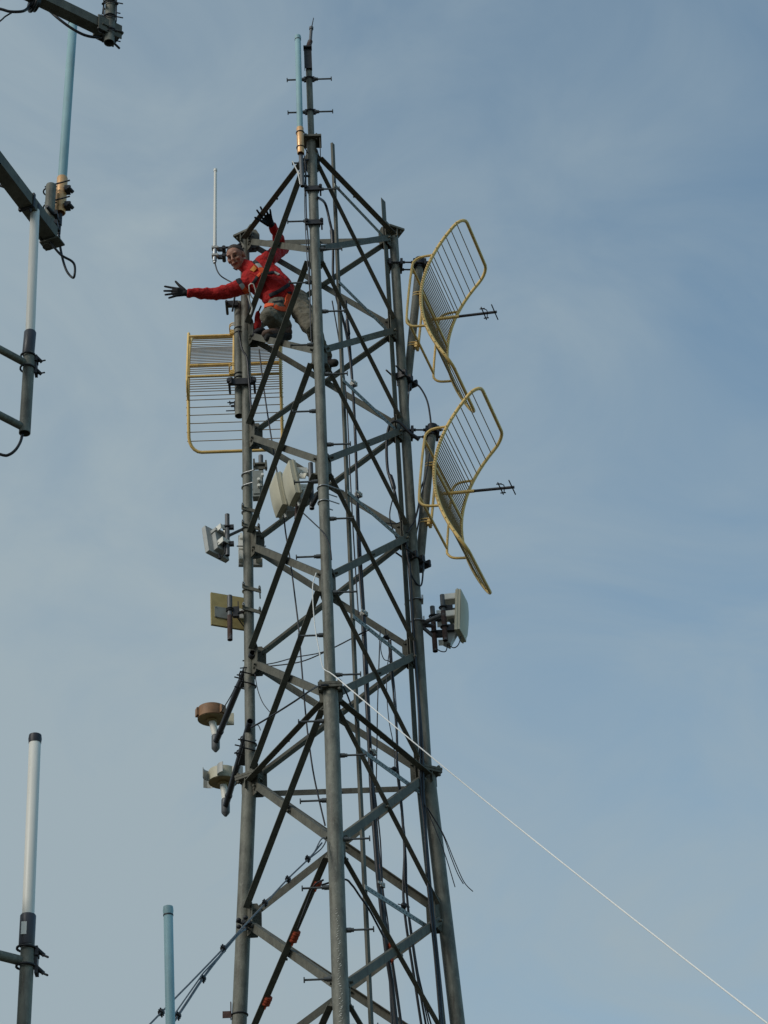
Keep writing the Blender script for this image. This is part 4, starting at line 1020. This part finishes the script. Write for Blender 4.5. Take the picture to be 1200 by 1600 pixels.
# white omni on a tube stand, upper
YU = YL-.15
oa, d_ = omni('white omni antenna with dark collar at the upper left edge', 'white omni antennas', P(55, 322, YU), P(47.2, 519, YU), P(44, 555, YU), .0325, .041, 'white', True)
def stand(label, top, bot, tubes, r, clamps):
    o = thing('pipe_stand', label, 'pipe stand', bot, 'pipe stands at the left edge')
    b = MB(); b.cyl(bot, Vector((bot.x, bot.y, top.z)), r, 18, hollow=True); b.build('upright', 'galvanised', o)
    for p, q in tubes: b = MB(); b.cyl(p, q, .026, 14); b.build('side_tube', 'galvanised', o)
    b = MB()
    for c in clamps:
        b.cut(); b.tube([c+Vector((.048*math.cos(t), .048*math.sin(t), 0)) for t in [i*math.pi/8 for i in range(16)]], .007, 6, closed=True)
        b.box(c+Vector((.055, .02, -.02)), (.009, 0, 0), (0, .03, 0), (0, 0, .02)); b.cyl(c+Vector((.05, .06, -.0)), c+Vector((.12, -.04, -.07)), .006, 6); b.cyl(c+Vector((.05, .0, -.0)), c+Vector((.09, .03, -.03)), .012, 6)
    b.build('clamp', 'dark_steel', o)
    b = MB(); b.box((clamps[0]+clamps[1])/2+Vector((.05, .03, 0)), (.008, 0, 0), (0, .03, 0), (0, 0, abs(clamps[0].z-clamps[1].z)*.65)); b.build('back_plate', 'rubber', o)
    return o
bt = P(38.5, 677, YU); tp_ = P(44, 553, YU)
def sidet(px, py, px2, py2, Yv):
    p = P(px, py, Yv); q = PZ(px2, py2, p.z); return (p, p+(q-p)*3.2)
stand('grey upright with two side tubes under the upper left white antenna', tp_, bt, [sidet(41, 568, 0, 546, YU), sidet(37, 668, 0, 649, YU)], .038, [P(44, 557, YU), P(43, 576, YU)])
cable('black cable curving out of the foot of the upper left stand', [P(35, 678, YU), P(32, 690, YU), P(25, 702, YU), P(15, 710, YU), P(4, 711, YU), P(-25, 700, YU)], .010)
# white omni on a tube stand, lower
YV = -5.6
oa, d_ = omni('white omni antenna with black cap and collar at the lower left', 'white omni antennas', P(55, 1150, YV), P(44, 1430, YV), P(41.5, 1478, YV), .0325, .042, 'white', True)
b = MB(); q = P(39, 1455, YV); b.box(q+Vector((0, -.0425, 0)), (.014, 0, 0), (0, .002, 0), (0, 0, .035)); b.build('sticker', 'white_fibreglass', oa)
stand('grey upright with a side tube under the lower left white antenna', P(40, 1478, YV), P(33, 1680, YV), [sidet(36, 1502, 0, 1493, YV)], .036, [P(41, 1482, YV), P(40, 1510, YV)])
oa, d_ = omni('pale blue omni antenna rising from the bottom edge left of the tower', 'pale blue omni antennas', P(262.7, 1418, -4.5), P(267, 1640, -4.5), P(268, 1700, -4.5), .027, .034, 'blue')
# masts that carry those arms, outside the picture
mm_ = MB(); 
o = thing('support_mast', 'grey support mast standing left of the tower', 'mast', (s1x.x, s1x.y, 0))
b = MB(); b.cyl((s1x.x, s1x.y, 0), (s1x.x, s1x.y, s1x.z+.4), .09, 20); b.build('pole', 'galvanised', o)
q = e2_+(s2_-e2_)*2.0
o = thing('support_mast', 'second grey support mast left of the tower', 'mast', (q.x, q.y, 0))
b = MB(); b.cyl((q.x, q.y, 0), (q.x, q.y, q.z+.3), .09, 20); b.build('pole', 'galvanised', o)

for Yq, xs, lab in ((YU, (41, 568, 0, 546), 'third grey support mast left of the tower'), (YV, (36, 1502, 0, 1493), 'fourth grey support mast left of the tower')):
    q = sidet(*xs, Yq)[1]
    o = thing('support_mast', lab, 'mast', (q.x, q.y, 0))
    b = MB(); b.cyl((q.x, q.y, 0), (q.x, q.y, q.z+.5), .08, 20); b.build('pole', 'galvanised', o)
b = MB(); q = P(268, 1700, -4.5); b.cyl((q.x, q.y, 0), q, .03, 16); tag(b.build('antenna_pole', 'galvanised', loc=(q.x, q.y, 0)), 'slim grey pole under the lowest pale blue antenna', 'pole')

# tape on the braces
def on_brace(a, za, b_, zb_, px):
    pa, pb = leg_at(a, za), leg_at(b_, zb_); lo, hi = 0, 1
    for _ in range(40):
        mid = (lo+hi)/2
        if (proj(pa+(pb-pa)*mid)[0] < px): lo = mid
        else: hi = mid
    return pa+(pb-pa)*lo
bA = (('A', ND['A'][7]+.085, 'B', ND['B'][6]-.07) if len(ND['A']) > 7 else None)
bA2 = ('A', ND['A'][8]+.085, 'B', ND['B'][7]-.07)
def tp_on(br, y, ln, lab):
    pa, pb = leg_at(br[0], br[1]), leg_at(br[2], br[3]); hh_ = Vector((pb.x-pa.x, pb.y-pa.y, 0)).normalized(); pa = pa+hh_*.1; pb = pb-hh_*.1; best = min((abs(proj(pa+(pb-pa)*t/400)[1]-y), t/400) for t in range(401))[1]
    c = pa+(pb-pa)*best+face_normal('A', 'B')*.03-Vector((-.01, 0, .022)); d = (pb-pa).normalized(); tape(lab, c-d*ln/2, c+d*ln/2, .037)
tp_on(bA, 1378, .05, 'orange tape wrap nearest the front leg on the lower left brace')
tp_on(bA, 1459, .09, 'largest orange tape wrap halfway down the lower left brace')
tp_on(bA, 1560, .07, 'orange tape wrap at the very bottom of the lower left brace')
tape('slim orange tape on the cable bundle near the bottom', L(608.5, 1475, -.03), L(612.5, 1503, -.03), .016)
b = MB(); b.tube([L(589.5, 1351, -.05), L(590, 1358, -.05)], .019, 10); MAT['pink'] = mat('pink', (.45, .17, .16), .7); tag(b.build('flagging_tape', 'pink'), 'faded pink tape band on the middle black cable', 'tape')

# ------------------------------------------------------------------ the climber
exec_person = True
prims = []     # (kind, label, data)
def cap_(lab, p, q, r0, r1): prims.append(('c', lab, Vector(p), Vector(q), r0, r1))
def el_(lab, c, ax, ay, az): prims.append(('e', lab, Vector(c), Vector(ax), Vector(ay), Vector(az)))
def chain(lab, pts, rs):
    for i in range(len(pts)-1): cap_(lab, pts[i], pts[i+1], rs[i], rs[i+1])
# head frame: he looks down into the camera, head tilted over to the left
hf = (-FWD*.93 - IR*.30 - IU*.10).normalized()
hu = (-IR*.36 + IU*.93); hu = (hu-hf*hu.dot(hf)).normalized()
hr = hu.cross(hf)      # the wearer's left = picture right
hr, hu, hf = hr*1.09, hu*1.09, hf*1.09
HC = P(368.5, 402, .12)
def H(x, y, z): return HC+hr*x+hu*y+hf*z
HS = 1.0
el_('skin', H(0, .028, -.022), hr*.076, hu*.092, hf*.094)
el_('skin', H(0, .03, .028), hr*.066, hu*.062, hf*.058)
el_('skin', H(0, -.035, .018), hr*.062, hu*.068, hf*.066)
el_('skin', H(0, -.082, .038), hr*.040, hu*.032, hf*.040)
el_('skin', H(0, -.100, .058), hr*.022, hu*.018, hf*.020)
cap_('skin', H(0, .012, .088), H(0, -.022, .106), .008, .014)
el_('skin', H(0, -.024, .104), hr*.019, hu*.011, hf*.013)
cap_('skin', H(-.042, .030, .075), H(.042, .030, .075), .012, .012)
for s in (-1, 1):
    el_('skin', H(.040*s, -.022, .066), hr*.022, hu*.020, hf*.020)
    el_('skin', H(.079*s, -.005, -.012), hr*.010, hu*.032, hf*.020)
cap_('lip', H(-.024, -.056, .080), H(.024, -.056, .080), .009, .009)
NB = P(392, 424, .20)
cap_('skin', H(0, -.06, -.03), NB, .058, .062)
# torso
SR = P(384, 446, .16); SL = P(419, 405, .22)       # picture-left and picture-right shoulders
CH = P(406, 430, .17); BL = P(431, 452, .18); HP = P(451, 474, .24)
cap_('shirt', SR, SL, .072, .072)
cap_('shirt', (SR*.8+SL*.2), P(425, 459, .18), .098, .10); cap_('shirt', (SR*.25+SL*.75), P(440, 447, .2), .098, .10)
cap_('shirt', CH, BL, .135, .138)
cap_('shirt', NB+(CH-NB)*.0+(HC-NB)*.36, CH, .064, .11); cap_('shirt', NB, SL, .062, .06); cap_('shirt', NB, SR, .06, .06)
cap_('shirt', BL, P(442, 463, .21), .14, .13)
cap_('shirt', P(424, 465, .17), P(447, 452, .22), .088, .088)
HR_ = P(437, 478, .22); HL_ = P(463, 470, .27)
cap_('trousers', HR_, HL_, .105, .112); cap_('trousers', P(436, 466, .2), P(455, 459, .25), .078, .084)
# picture-left arm, stretched out level
EL = P(338, 459, .12); WR = P(296, 458.5, .06)
chain('shirt', [SR, P(362, 454, .14), EL, P(315, 458.5, .09), WR], [.078, .070, .058, .050, .040])
def hand(W, pdir, palm_n, tips, thumb, wrist_r=.034, scale=1.0):
    """W wrist; tips list of finger tip points; thumb tip"""
    pdir = pdir.normalized(); side = pdir.cross(palm_n).normalized()
    cap_('glove', W-pdir*.025, W+pdir*.02, wrist_r*1.02, wrist_r*.95)
    base = [W+pdir*.095*scale+side*s for s in (-.033, -.011, .011, .031)]
    for bq in base: cap_('glove', W+pdir*.02+(bq-W-pdir*.095)*.35, bq, .020, .0155)
    for bq, tq in zip(base, tips):
        mid = (bq+tq)/2+palm_n*-.006
        cap_('glove', bq, mid, .0135, .012); cap_('glove', mid, tq, .012, .0105)
    tb = W+pdir*.035+side*(-.028 if (thumb-W).dot(side) < 0 else .028)
    tm = tb+(thumb-tb)*.55+pdir*.004
    cap_('glove', tb, tm, .019, .0145); cap_('glove', tm, thumb, .0145, .0115)
hd = P(276, 456, .04)-WR
Yh = .04
sd_ = hd.normalized().cross(-FWD)
tt = [P(257.5, 447.5, Yh), P(256.5, 454.5, Yh), P(258.5, 460.5, Yh), P(264, 465.5, Yh)]
# order the tips to match the side vector used inside hand()
if (tt[0]-tt[-1]).dot(hd.normalized().cross(-FWD)) > 0: tt = tt[::-1]
hand(WR+hd.normalized()*.02, hd, -FWD, tt, P(274.5, 440, Yh-.01))
# picture-right arm, bent up and hooked over the top bar
E2_ = P(442, 389, .50); W2_ = P(426.5, 354, .15)
chain('shirt', [SL, (SL+E2_)/2+Vector((0, 0, .01)), E2_, (E2_*.45+W2_*.55), W2_], [.075, .066, .056, .048, .038])
hd2 = P(414, 338, .02)-W2_
tt2 = [P(401.5, 328.5, -.05), P(407, 323.5, -.04), P(414.5, 323, -.03), P(422, 327.5, -.02)]
if (tt2[0]-tt2[-1]).dot(hd2.normalized().cross(-FWD)) > 0: tt2 = tt2[::-1]
hand(W2_+hd2.normalized()*.015, hd2, -FWD, tt2, P(398.5, 340, -.04), scale=.62)
# picture-left leg: knee towards the camera, boot planted on the bar
K1 = P(421, 496, .02); A1_ = P(446, 509, .20)
chain('trousers', [HR_, (HR_+K1)/2, K1], [.105, .098, .082]); chain('trousers', [K1, (K1+A1_)/2+Vector((0, 0, -.02)), A1_], [.080, .074, .060])
cap_('leather', A1_, P(449, 518, .2), .05, .045)
el_('leather', P(448, 519, .19), IR*.055, Vector((0, .05, 0)), Vector((0, 0, .05)))
cap_('leather', P(444, 520, .17), P(423, 521, .05), .048, .045)
el_('leather', P(418, 521.5, .03), (.058, -.01, 0), (.0, .05, 0), (0, 0, .036))
# picture-right leg: across behind the front leg, boot on the far bar
K2 = P(487, 512, .12); A2_ = P(511, 556, .36)
chain('trousers', [HL_, (HL_+K2)/2+Vector((0, 0, .0)), K2], [.112, .100, .080]); chain('trousers', [K2, (K2+A2_)/2, A2_], [.078, .066, .050])
cap_('leather', A2_+Vector((0, 0, .0)), P(511, 566, .38), .045, .045)
cap_('sole', P(512, 568, .36), P(523, 567, .28), .042, .040); el_('sole', P(511, 575, .38), (.045, 0, 0), (0, .05, 0), (0, 0, .055))

def cap_mesh(b, p, q, r0, r1, n=14):
    d = q-p; L_ = d.length
    d = d.normalized() if L_ > 1e-6 else Vector((0, 0, 1))
    pts = []; rs = []
    for i in range(5): a = math.pi/2*(i/5); pts.append(p-d*r0*math.cos(a)); rs.append(max(r0*math.sin(a), 1e-4))
    pts.append(p); rs.append(r0); pts.append(q); rs.append(r1)
    for i in range(4, -1, -1): a = math.pi/2*(i/5); pts.append(q+d*r1*math.cos(a)); rs.append(max(r1*math.sin(a), 1e-4))
    b.tube(pts, rs, n)
pb = MB()
for pr in prims:
    if pr[0] == 'c': cap_mesh(pb, pr[2], pr[3], pr[4], pr[5])
    else: pb.ell(pr[2], pr[3], pr[4], pr[5], 16, 12)
person = thing('person', 'climber in red shirt, tan trousers and black gloves leaning out with arms spread', 'person', P(440, 528, .2))
raw = pb.build('body', 'skin', person)
md = raw.modifiers.new('r', 'REMESH'); md.mode = 'VOXEL'; md.voxel_size = .0062; md.use_smooth_shade = True
ms = raw.modifiers.new('s', 'SMOOTH'); ms.iterations = 2; ms.factor = .5
dg = bpy.context.evaluated_depsgraph_get(); dg.update()
me = bpy.data.meshes.new_from_object(raw.evaluated_get(dg)); raw.modifiers.clear(); raw.data = me
me.materials.clear()
LABS = ['skin', 'shirt', 'trousers', 'leather', 'glove', 'sole', 'lip']
mat('lip', (.27, .11, .08), .6)
for l_ in LABS: me.materials.append(MAT[l_])
base = np.array(P(440, 528, .2))
nv = len(me.vertices); co = np.empty(nv*3); me.vertices.foreach_get('co', co); co = co.reshape(-1, 3)
def sdf(pr, X):
    if pr[0] == 'c':
        p, q = np.array(pr[2]), np.array(pr[3]); d = q-p; t = np.clip(((X-p)@d)/max(d@d, 1e-9), 0, 1)
        return np.linalg.norm(X-p-t[:, None]*d, axis=1)-(pr[4]+(pr[5]-pr[4])*t)
    c = np.array(pr[2]); A_ = [np.array(pr[i]) for i in (3, 4, 5)]; ln = [np.linalg.norm(a) for a in A_]
    k = np.sqrt(sum((((X-c)@a)/(l_*l_))**2 for a, l_ in zip(A_, ln)))
    return (k-1)*min(ln)
npoly = len(me.polygons); cen = np.empty(npoly*3); me.polygons.foreach_get('center', cen); cen = cen.reshape(-1, 3)+base
best = np.full(npoly, 9.0); lab = np.zeros(npoly, int); Xv = co+base; bv = np.full(nv, 9.0); lv = np.zeros(nv, int)
for pr in prims:
    li = LABS.index(pr[1]); s_ = sdf(pr, cen); mk = s_ < best; best[mk] = s_[mk]; lab[mk] = li
    s_ = sdf(pr, Xv); mk = s_ < bv; bv[mk] = s_[mk]; lv[mk] = li
me.polygons.foreach_set('material_index', lab.astype(np.int32)); me.polygons.foreach_set('use_smooth', [True]*npoly)
nr = np.empty(nv*3); me.vertices.foreach_get('normal', nr); nr = nr.reshape(-1, 3)
amp = {1: .011, 2: .015, 3: .003}
for i in range(nv):
    a = amp.get(int(lv[i]), 0)
    if a:
        v = Vector(Xv[i])
        w1_ = noise.noise(v*9+Vector((0, 0, v.x*6))); w2_ = noise.noise(v*26)
        co[i] += nr[i]*a*((1-abs(w1_)*2.6)*.9+w2_*.45)
me.vertices.foreach_set('co', co.reshape(-1)); me.update()
body = raw
# hair: a cap that follows the skull with a receding front
hb = MB(); vs = []; n_, m_ = 36, 16
for i in range(m_+1):
    for k in range(n_):
        a = 2*math.pi*k/n_; fr = (1+math.sin(a))/2          # 1 at the brow, 0 at the nape
        thm = math.pi*(.66-.36*fr**1.6-.05*abs(math.cos(a))*fr+.012*noise.noise(Vector((math.cos(a)*4, math.sin(a)*4, 0))))
        th = thm*i/m_; x, z, y = math.sin(th)*math.cos(a), math.sin(th)*math.sin(a), math.cos(th)
        k_ = 1.0+.025*noise.noise(Vector((x, y, z))*11)-(.04 if i == m_ else 0)
        vs.append(H(x*.0785*k_, .028+y*.0945*k_, -.022+z*.0965*k_))
hb.add(vs, [[i*n_+k, (i+1)*n_+k, (i+1)*n_+(k+1) % n_, i*n_+(k+1) % n_] for i in range(m_) for k in range(n_)], True)
hb.build('hair', 'hair', person)
for s in (-1, 1):
    b = MB(); b.ell(H(.030*s, .004, .081), hr*.013, hu*.005, hf*.007, 12, 8); b.build('eye', 'eye_dark', person)
    b = MB(); b.tube([H(.014*s, .026, .090), H(.030*s, .031, .088), H(.048*s, .026, .076)], [.0018, .0026, .0016], 6); b.build('eyebrow', 'hair', person)
b = MB(); b.tube(smooth([H(-.028, -.050, .084), H(-.014, -.057, .091), H(.0, -.059, .094), H(.014, -.057, .091), H(.028, -.050, .084)], 3), .0026, 6); b.build('mouth', 'teeth', person)
# harness straps laid on the body surface
dg.update(); bvh = BVHTree.FromPolygons([Vector(x) for x in (co+base)], [list(p_.vertices) for p_ in me.polygons])
def onbody(px, py, off=.008):
    d = (P(px, py, 0)-EYE).normalized(); hit = bvh.ray_cast(EYE, d)
    return (hit[0]+(hit[1] if hit[1].dot(d) < 0 else -hit[1])*off, hit[1]) if hit[0] is not None else (P(px, py, .1), -d)
def strap(name, label, mats, segs, wpx):
    """segs: list of (pixel polyline, material index); a webbing strip lying on the cloth"""
    b = MB()
    allp = []
    for pl, mi in segs:
        dens = []
        for (x0, y0), (x1, y1) in zip(pl, pl[1:]):
            k = max(2, int(math.hypot(x1-x0, y1-y0)/1.2))
            for j in range(k): dens.append((x0+(x1-x0)*j/k, y0+(y1-y0)*j/k))
        dens.append(pl[-1]); pts = []
        for x, y in dens:
            d = (P(x, y, 0)-EYE).normalized(); hit = bvh.ray_cast(EYE, d)
            if hit[0] is not None:
                nn_ = hit[1] if hit[1].dot(d) < 0 else -hit[1]; pts.append((hit[0], nn_))
        if len(pts) < 3: continue
        for _ in range(4):
            pts = [pts[0]]+[((pts[k-1][0]+pts[k][0]*2+pts[k+1][0])/4, (pts[k-1][1]+pts[k][1]*2+pts[k+1][1]).normalized()) for k in range(1, len(pts)-1)]+[pts[-1]]
        allp.append((pts, mi))
    wd = wpx/157.0/2
    for pts, mi in allp:
        b.cur = mi; vs = []
        for k, (c_, nn_) in enumerate(pts):
            t_ = (pts[min(k+1, len(pts)-1)][0]-pts[max(k-1, 0)][0]).normalized(); sd_ = t_.cross(nn_).normalized(); up_ = nn_
            c2 = c_+up_*.011
            vs += [c2+sd_*wd-up_*.010, c2+sd_*wd*.9, c2+up_*.002, c2-sd_*wd*.9, c2-sd_*wd-up_*.010, c2-up_*.008]
        fs = []
        for k in range(len(pts)-1):
            for a_ in range(6): fs.append([k*6+a_, k*6+(a_+1) % 6, (k+1)*6+(a_+1) % 6, (k+1)*6+a_])
        z_ = (len(pts)-1)*6; fs += [[5, 4, 3, 2, 1, 0], [z_, z_+1, z_+2, z_+3, z_+4, z_+5]]
        b.add(vs, fs)
    if not b.v: return
    ob = b.build(name, mats, person)
    if label: ob['label'] = label
HM = ['strap_grey', 'strap_black', 'strap_orange', 'badge']
strap('harness_strap', 'grey and black shoulder strap on the picture-right side', HM, [([(391, 402), (397, 409)], 0), ([(397, 409), (402, 413)], 1), ([(402, 413), (407, 419)], 0), ([(407, 419), (411, 427)], 2), ([(411, 427), (414, 433)], 1)], 8)
strap('harness_strap', 'grey and black shoulder strap on the picture-left side', HM, [([(369, 428), (373, 439)], 1), ([(373, 439), (376, 444)], 1), ([(376, 444), (380, 450)], 0), ([(380, 450), (386, 457)], 2)], 8)
strap('harness_strap', 'orange chest strap with buckle', HM, [([(395, 443), (403, 432)], 1), ([(403, 432), (409, 426)], 2), ([(418, 427), (428, 426)], 1), ([(428, 426), (436, 430)], 0)], 5)
strap('badge', 'orange and yellow round emblem patch on the shirt', HM, [([(394, 424), (400, 417)], 3)], 9)
strap('belt', 'black waist belt', HM, [([(421, 462), (430, 458), (441, 452), (451, 445)], 1)], 6)
strap('leg_strap', 'orange thigh strap around the near leg', HM, [([(406, 484), (411, 480), (418, 477), (427, 477)], 2), ([(429, 479), (436, 483), (447, 483)], 2)], 8)
strap('leg_strap', 'orange thigh strap by the hip', HM, [([(452, 460), (449, 468), (446, 480)], 2)], 9)
strap('leg_strap', 'black buckle web at the hip', HM, [([(449, 458), (455, 457)], 1), ([(427, 473), (440, 471)], 1)], 4)
b = MB(); c_, _ = onbody(394, 452, .035)
ring = [(389, 446), (392, 443), (396, 444), (399, 452), (400, 462), (397, 468), (393, 464), (389.5, 455)]
b.tube([on_plane(x, y, c_, FWD) for x, y in [((ring[i][0]*(1-t)+ring[(i+1) % 8][0]*t), (ring[i][1]*(1-t)+ring[(i+1) % 8][1]*t)) for i in range(8) for t in (0, .5)]], .0062, 8, closed=True)
b.build('carabiner', 'plastic_white', person)
b = MB(); c_, _ = onbody(385, 458, .02); b.tube([c_+IR*.016*math.cos(a)+IU*.022*math.sin(a) for a in [i*math.pi/6 for i in range(12)]], .004, 6, closed=True); b.build('ring', 'copper', person)
b = MB(); q = [P(388, 462, .1), P(391, 474, .12), P(394, 482, .14), P(391, 492, .14)]; b.tube(smooth(q, 4), .010, 6); b.build('lanyard', 'strap_grey', person)
for s in (0, 1):
    pass
# microphone boom at the chin
b = MB(); b.tube([H(-.045, -.085, .045), H(-.03, -.105, .05), H(-.012, -.118, .05)], [.004, .006, .007], 6); b.build('chin_strap', 'strap_black', person)
# boot soles
b = MB(); pts = [P(452, 525.5, .20), P(440, 526, .14), P(425, 527, .06), P(414, 526, .02)]
b.tube([p_ for p_ in smooth(pts, 3)], [.040]+[.045]*8+[.03], 10)
b.build('boot_sole', 'sole', person)
# red rope bag hanging behind the boot
o = thing('rope_bag', 'red and black rope bag hanging beside the climber\'s boot', 'bag', P(402, 524, .36))
b = MB(); b.ell(P(403, 502, .36), (.035, 0, 0), (0, .04, 0), (0, 0, .13), 14, 12); b.ell(P(401, 509, .34), (.03, 0, 0), (0, .03, 0), (0, 0, .06), 12, 8); b.build('pouch', 'shirt', o)
b = MB(); b.ell(P(405, 518, .34), (.065, 0, .02), (0, .04, 0), (-.01, 0, .035), 12, 8); b.ell(P(398, 524, .33), (.03, 0, 0), (0, .03, 0), (0, 0, .025), 10, 8); b.build('base', 'strap_black', o)
b = MB(); b.tube([P(404, 487, .36), P(408, 478, .3)], .008, 6); b.build('cord', 'strap_black', o)

for o_ in bpy.data.objects:
    if '_b' in o_: del o_['_b']
print('ND', {k: [round(z, 2) for z in v] for k, v in ND.items()}, 'flz', flz)
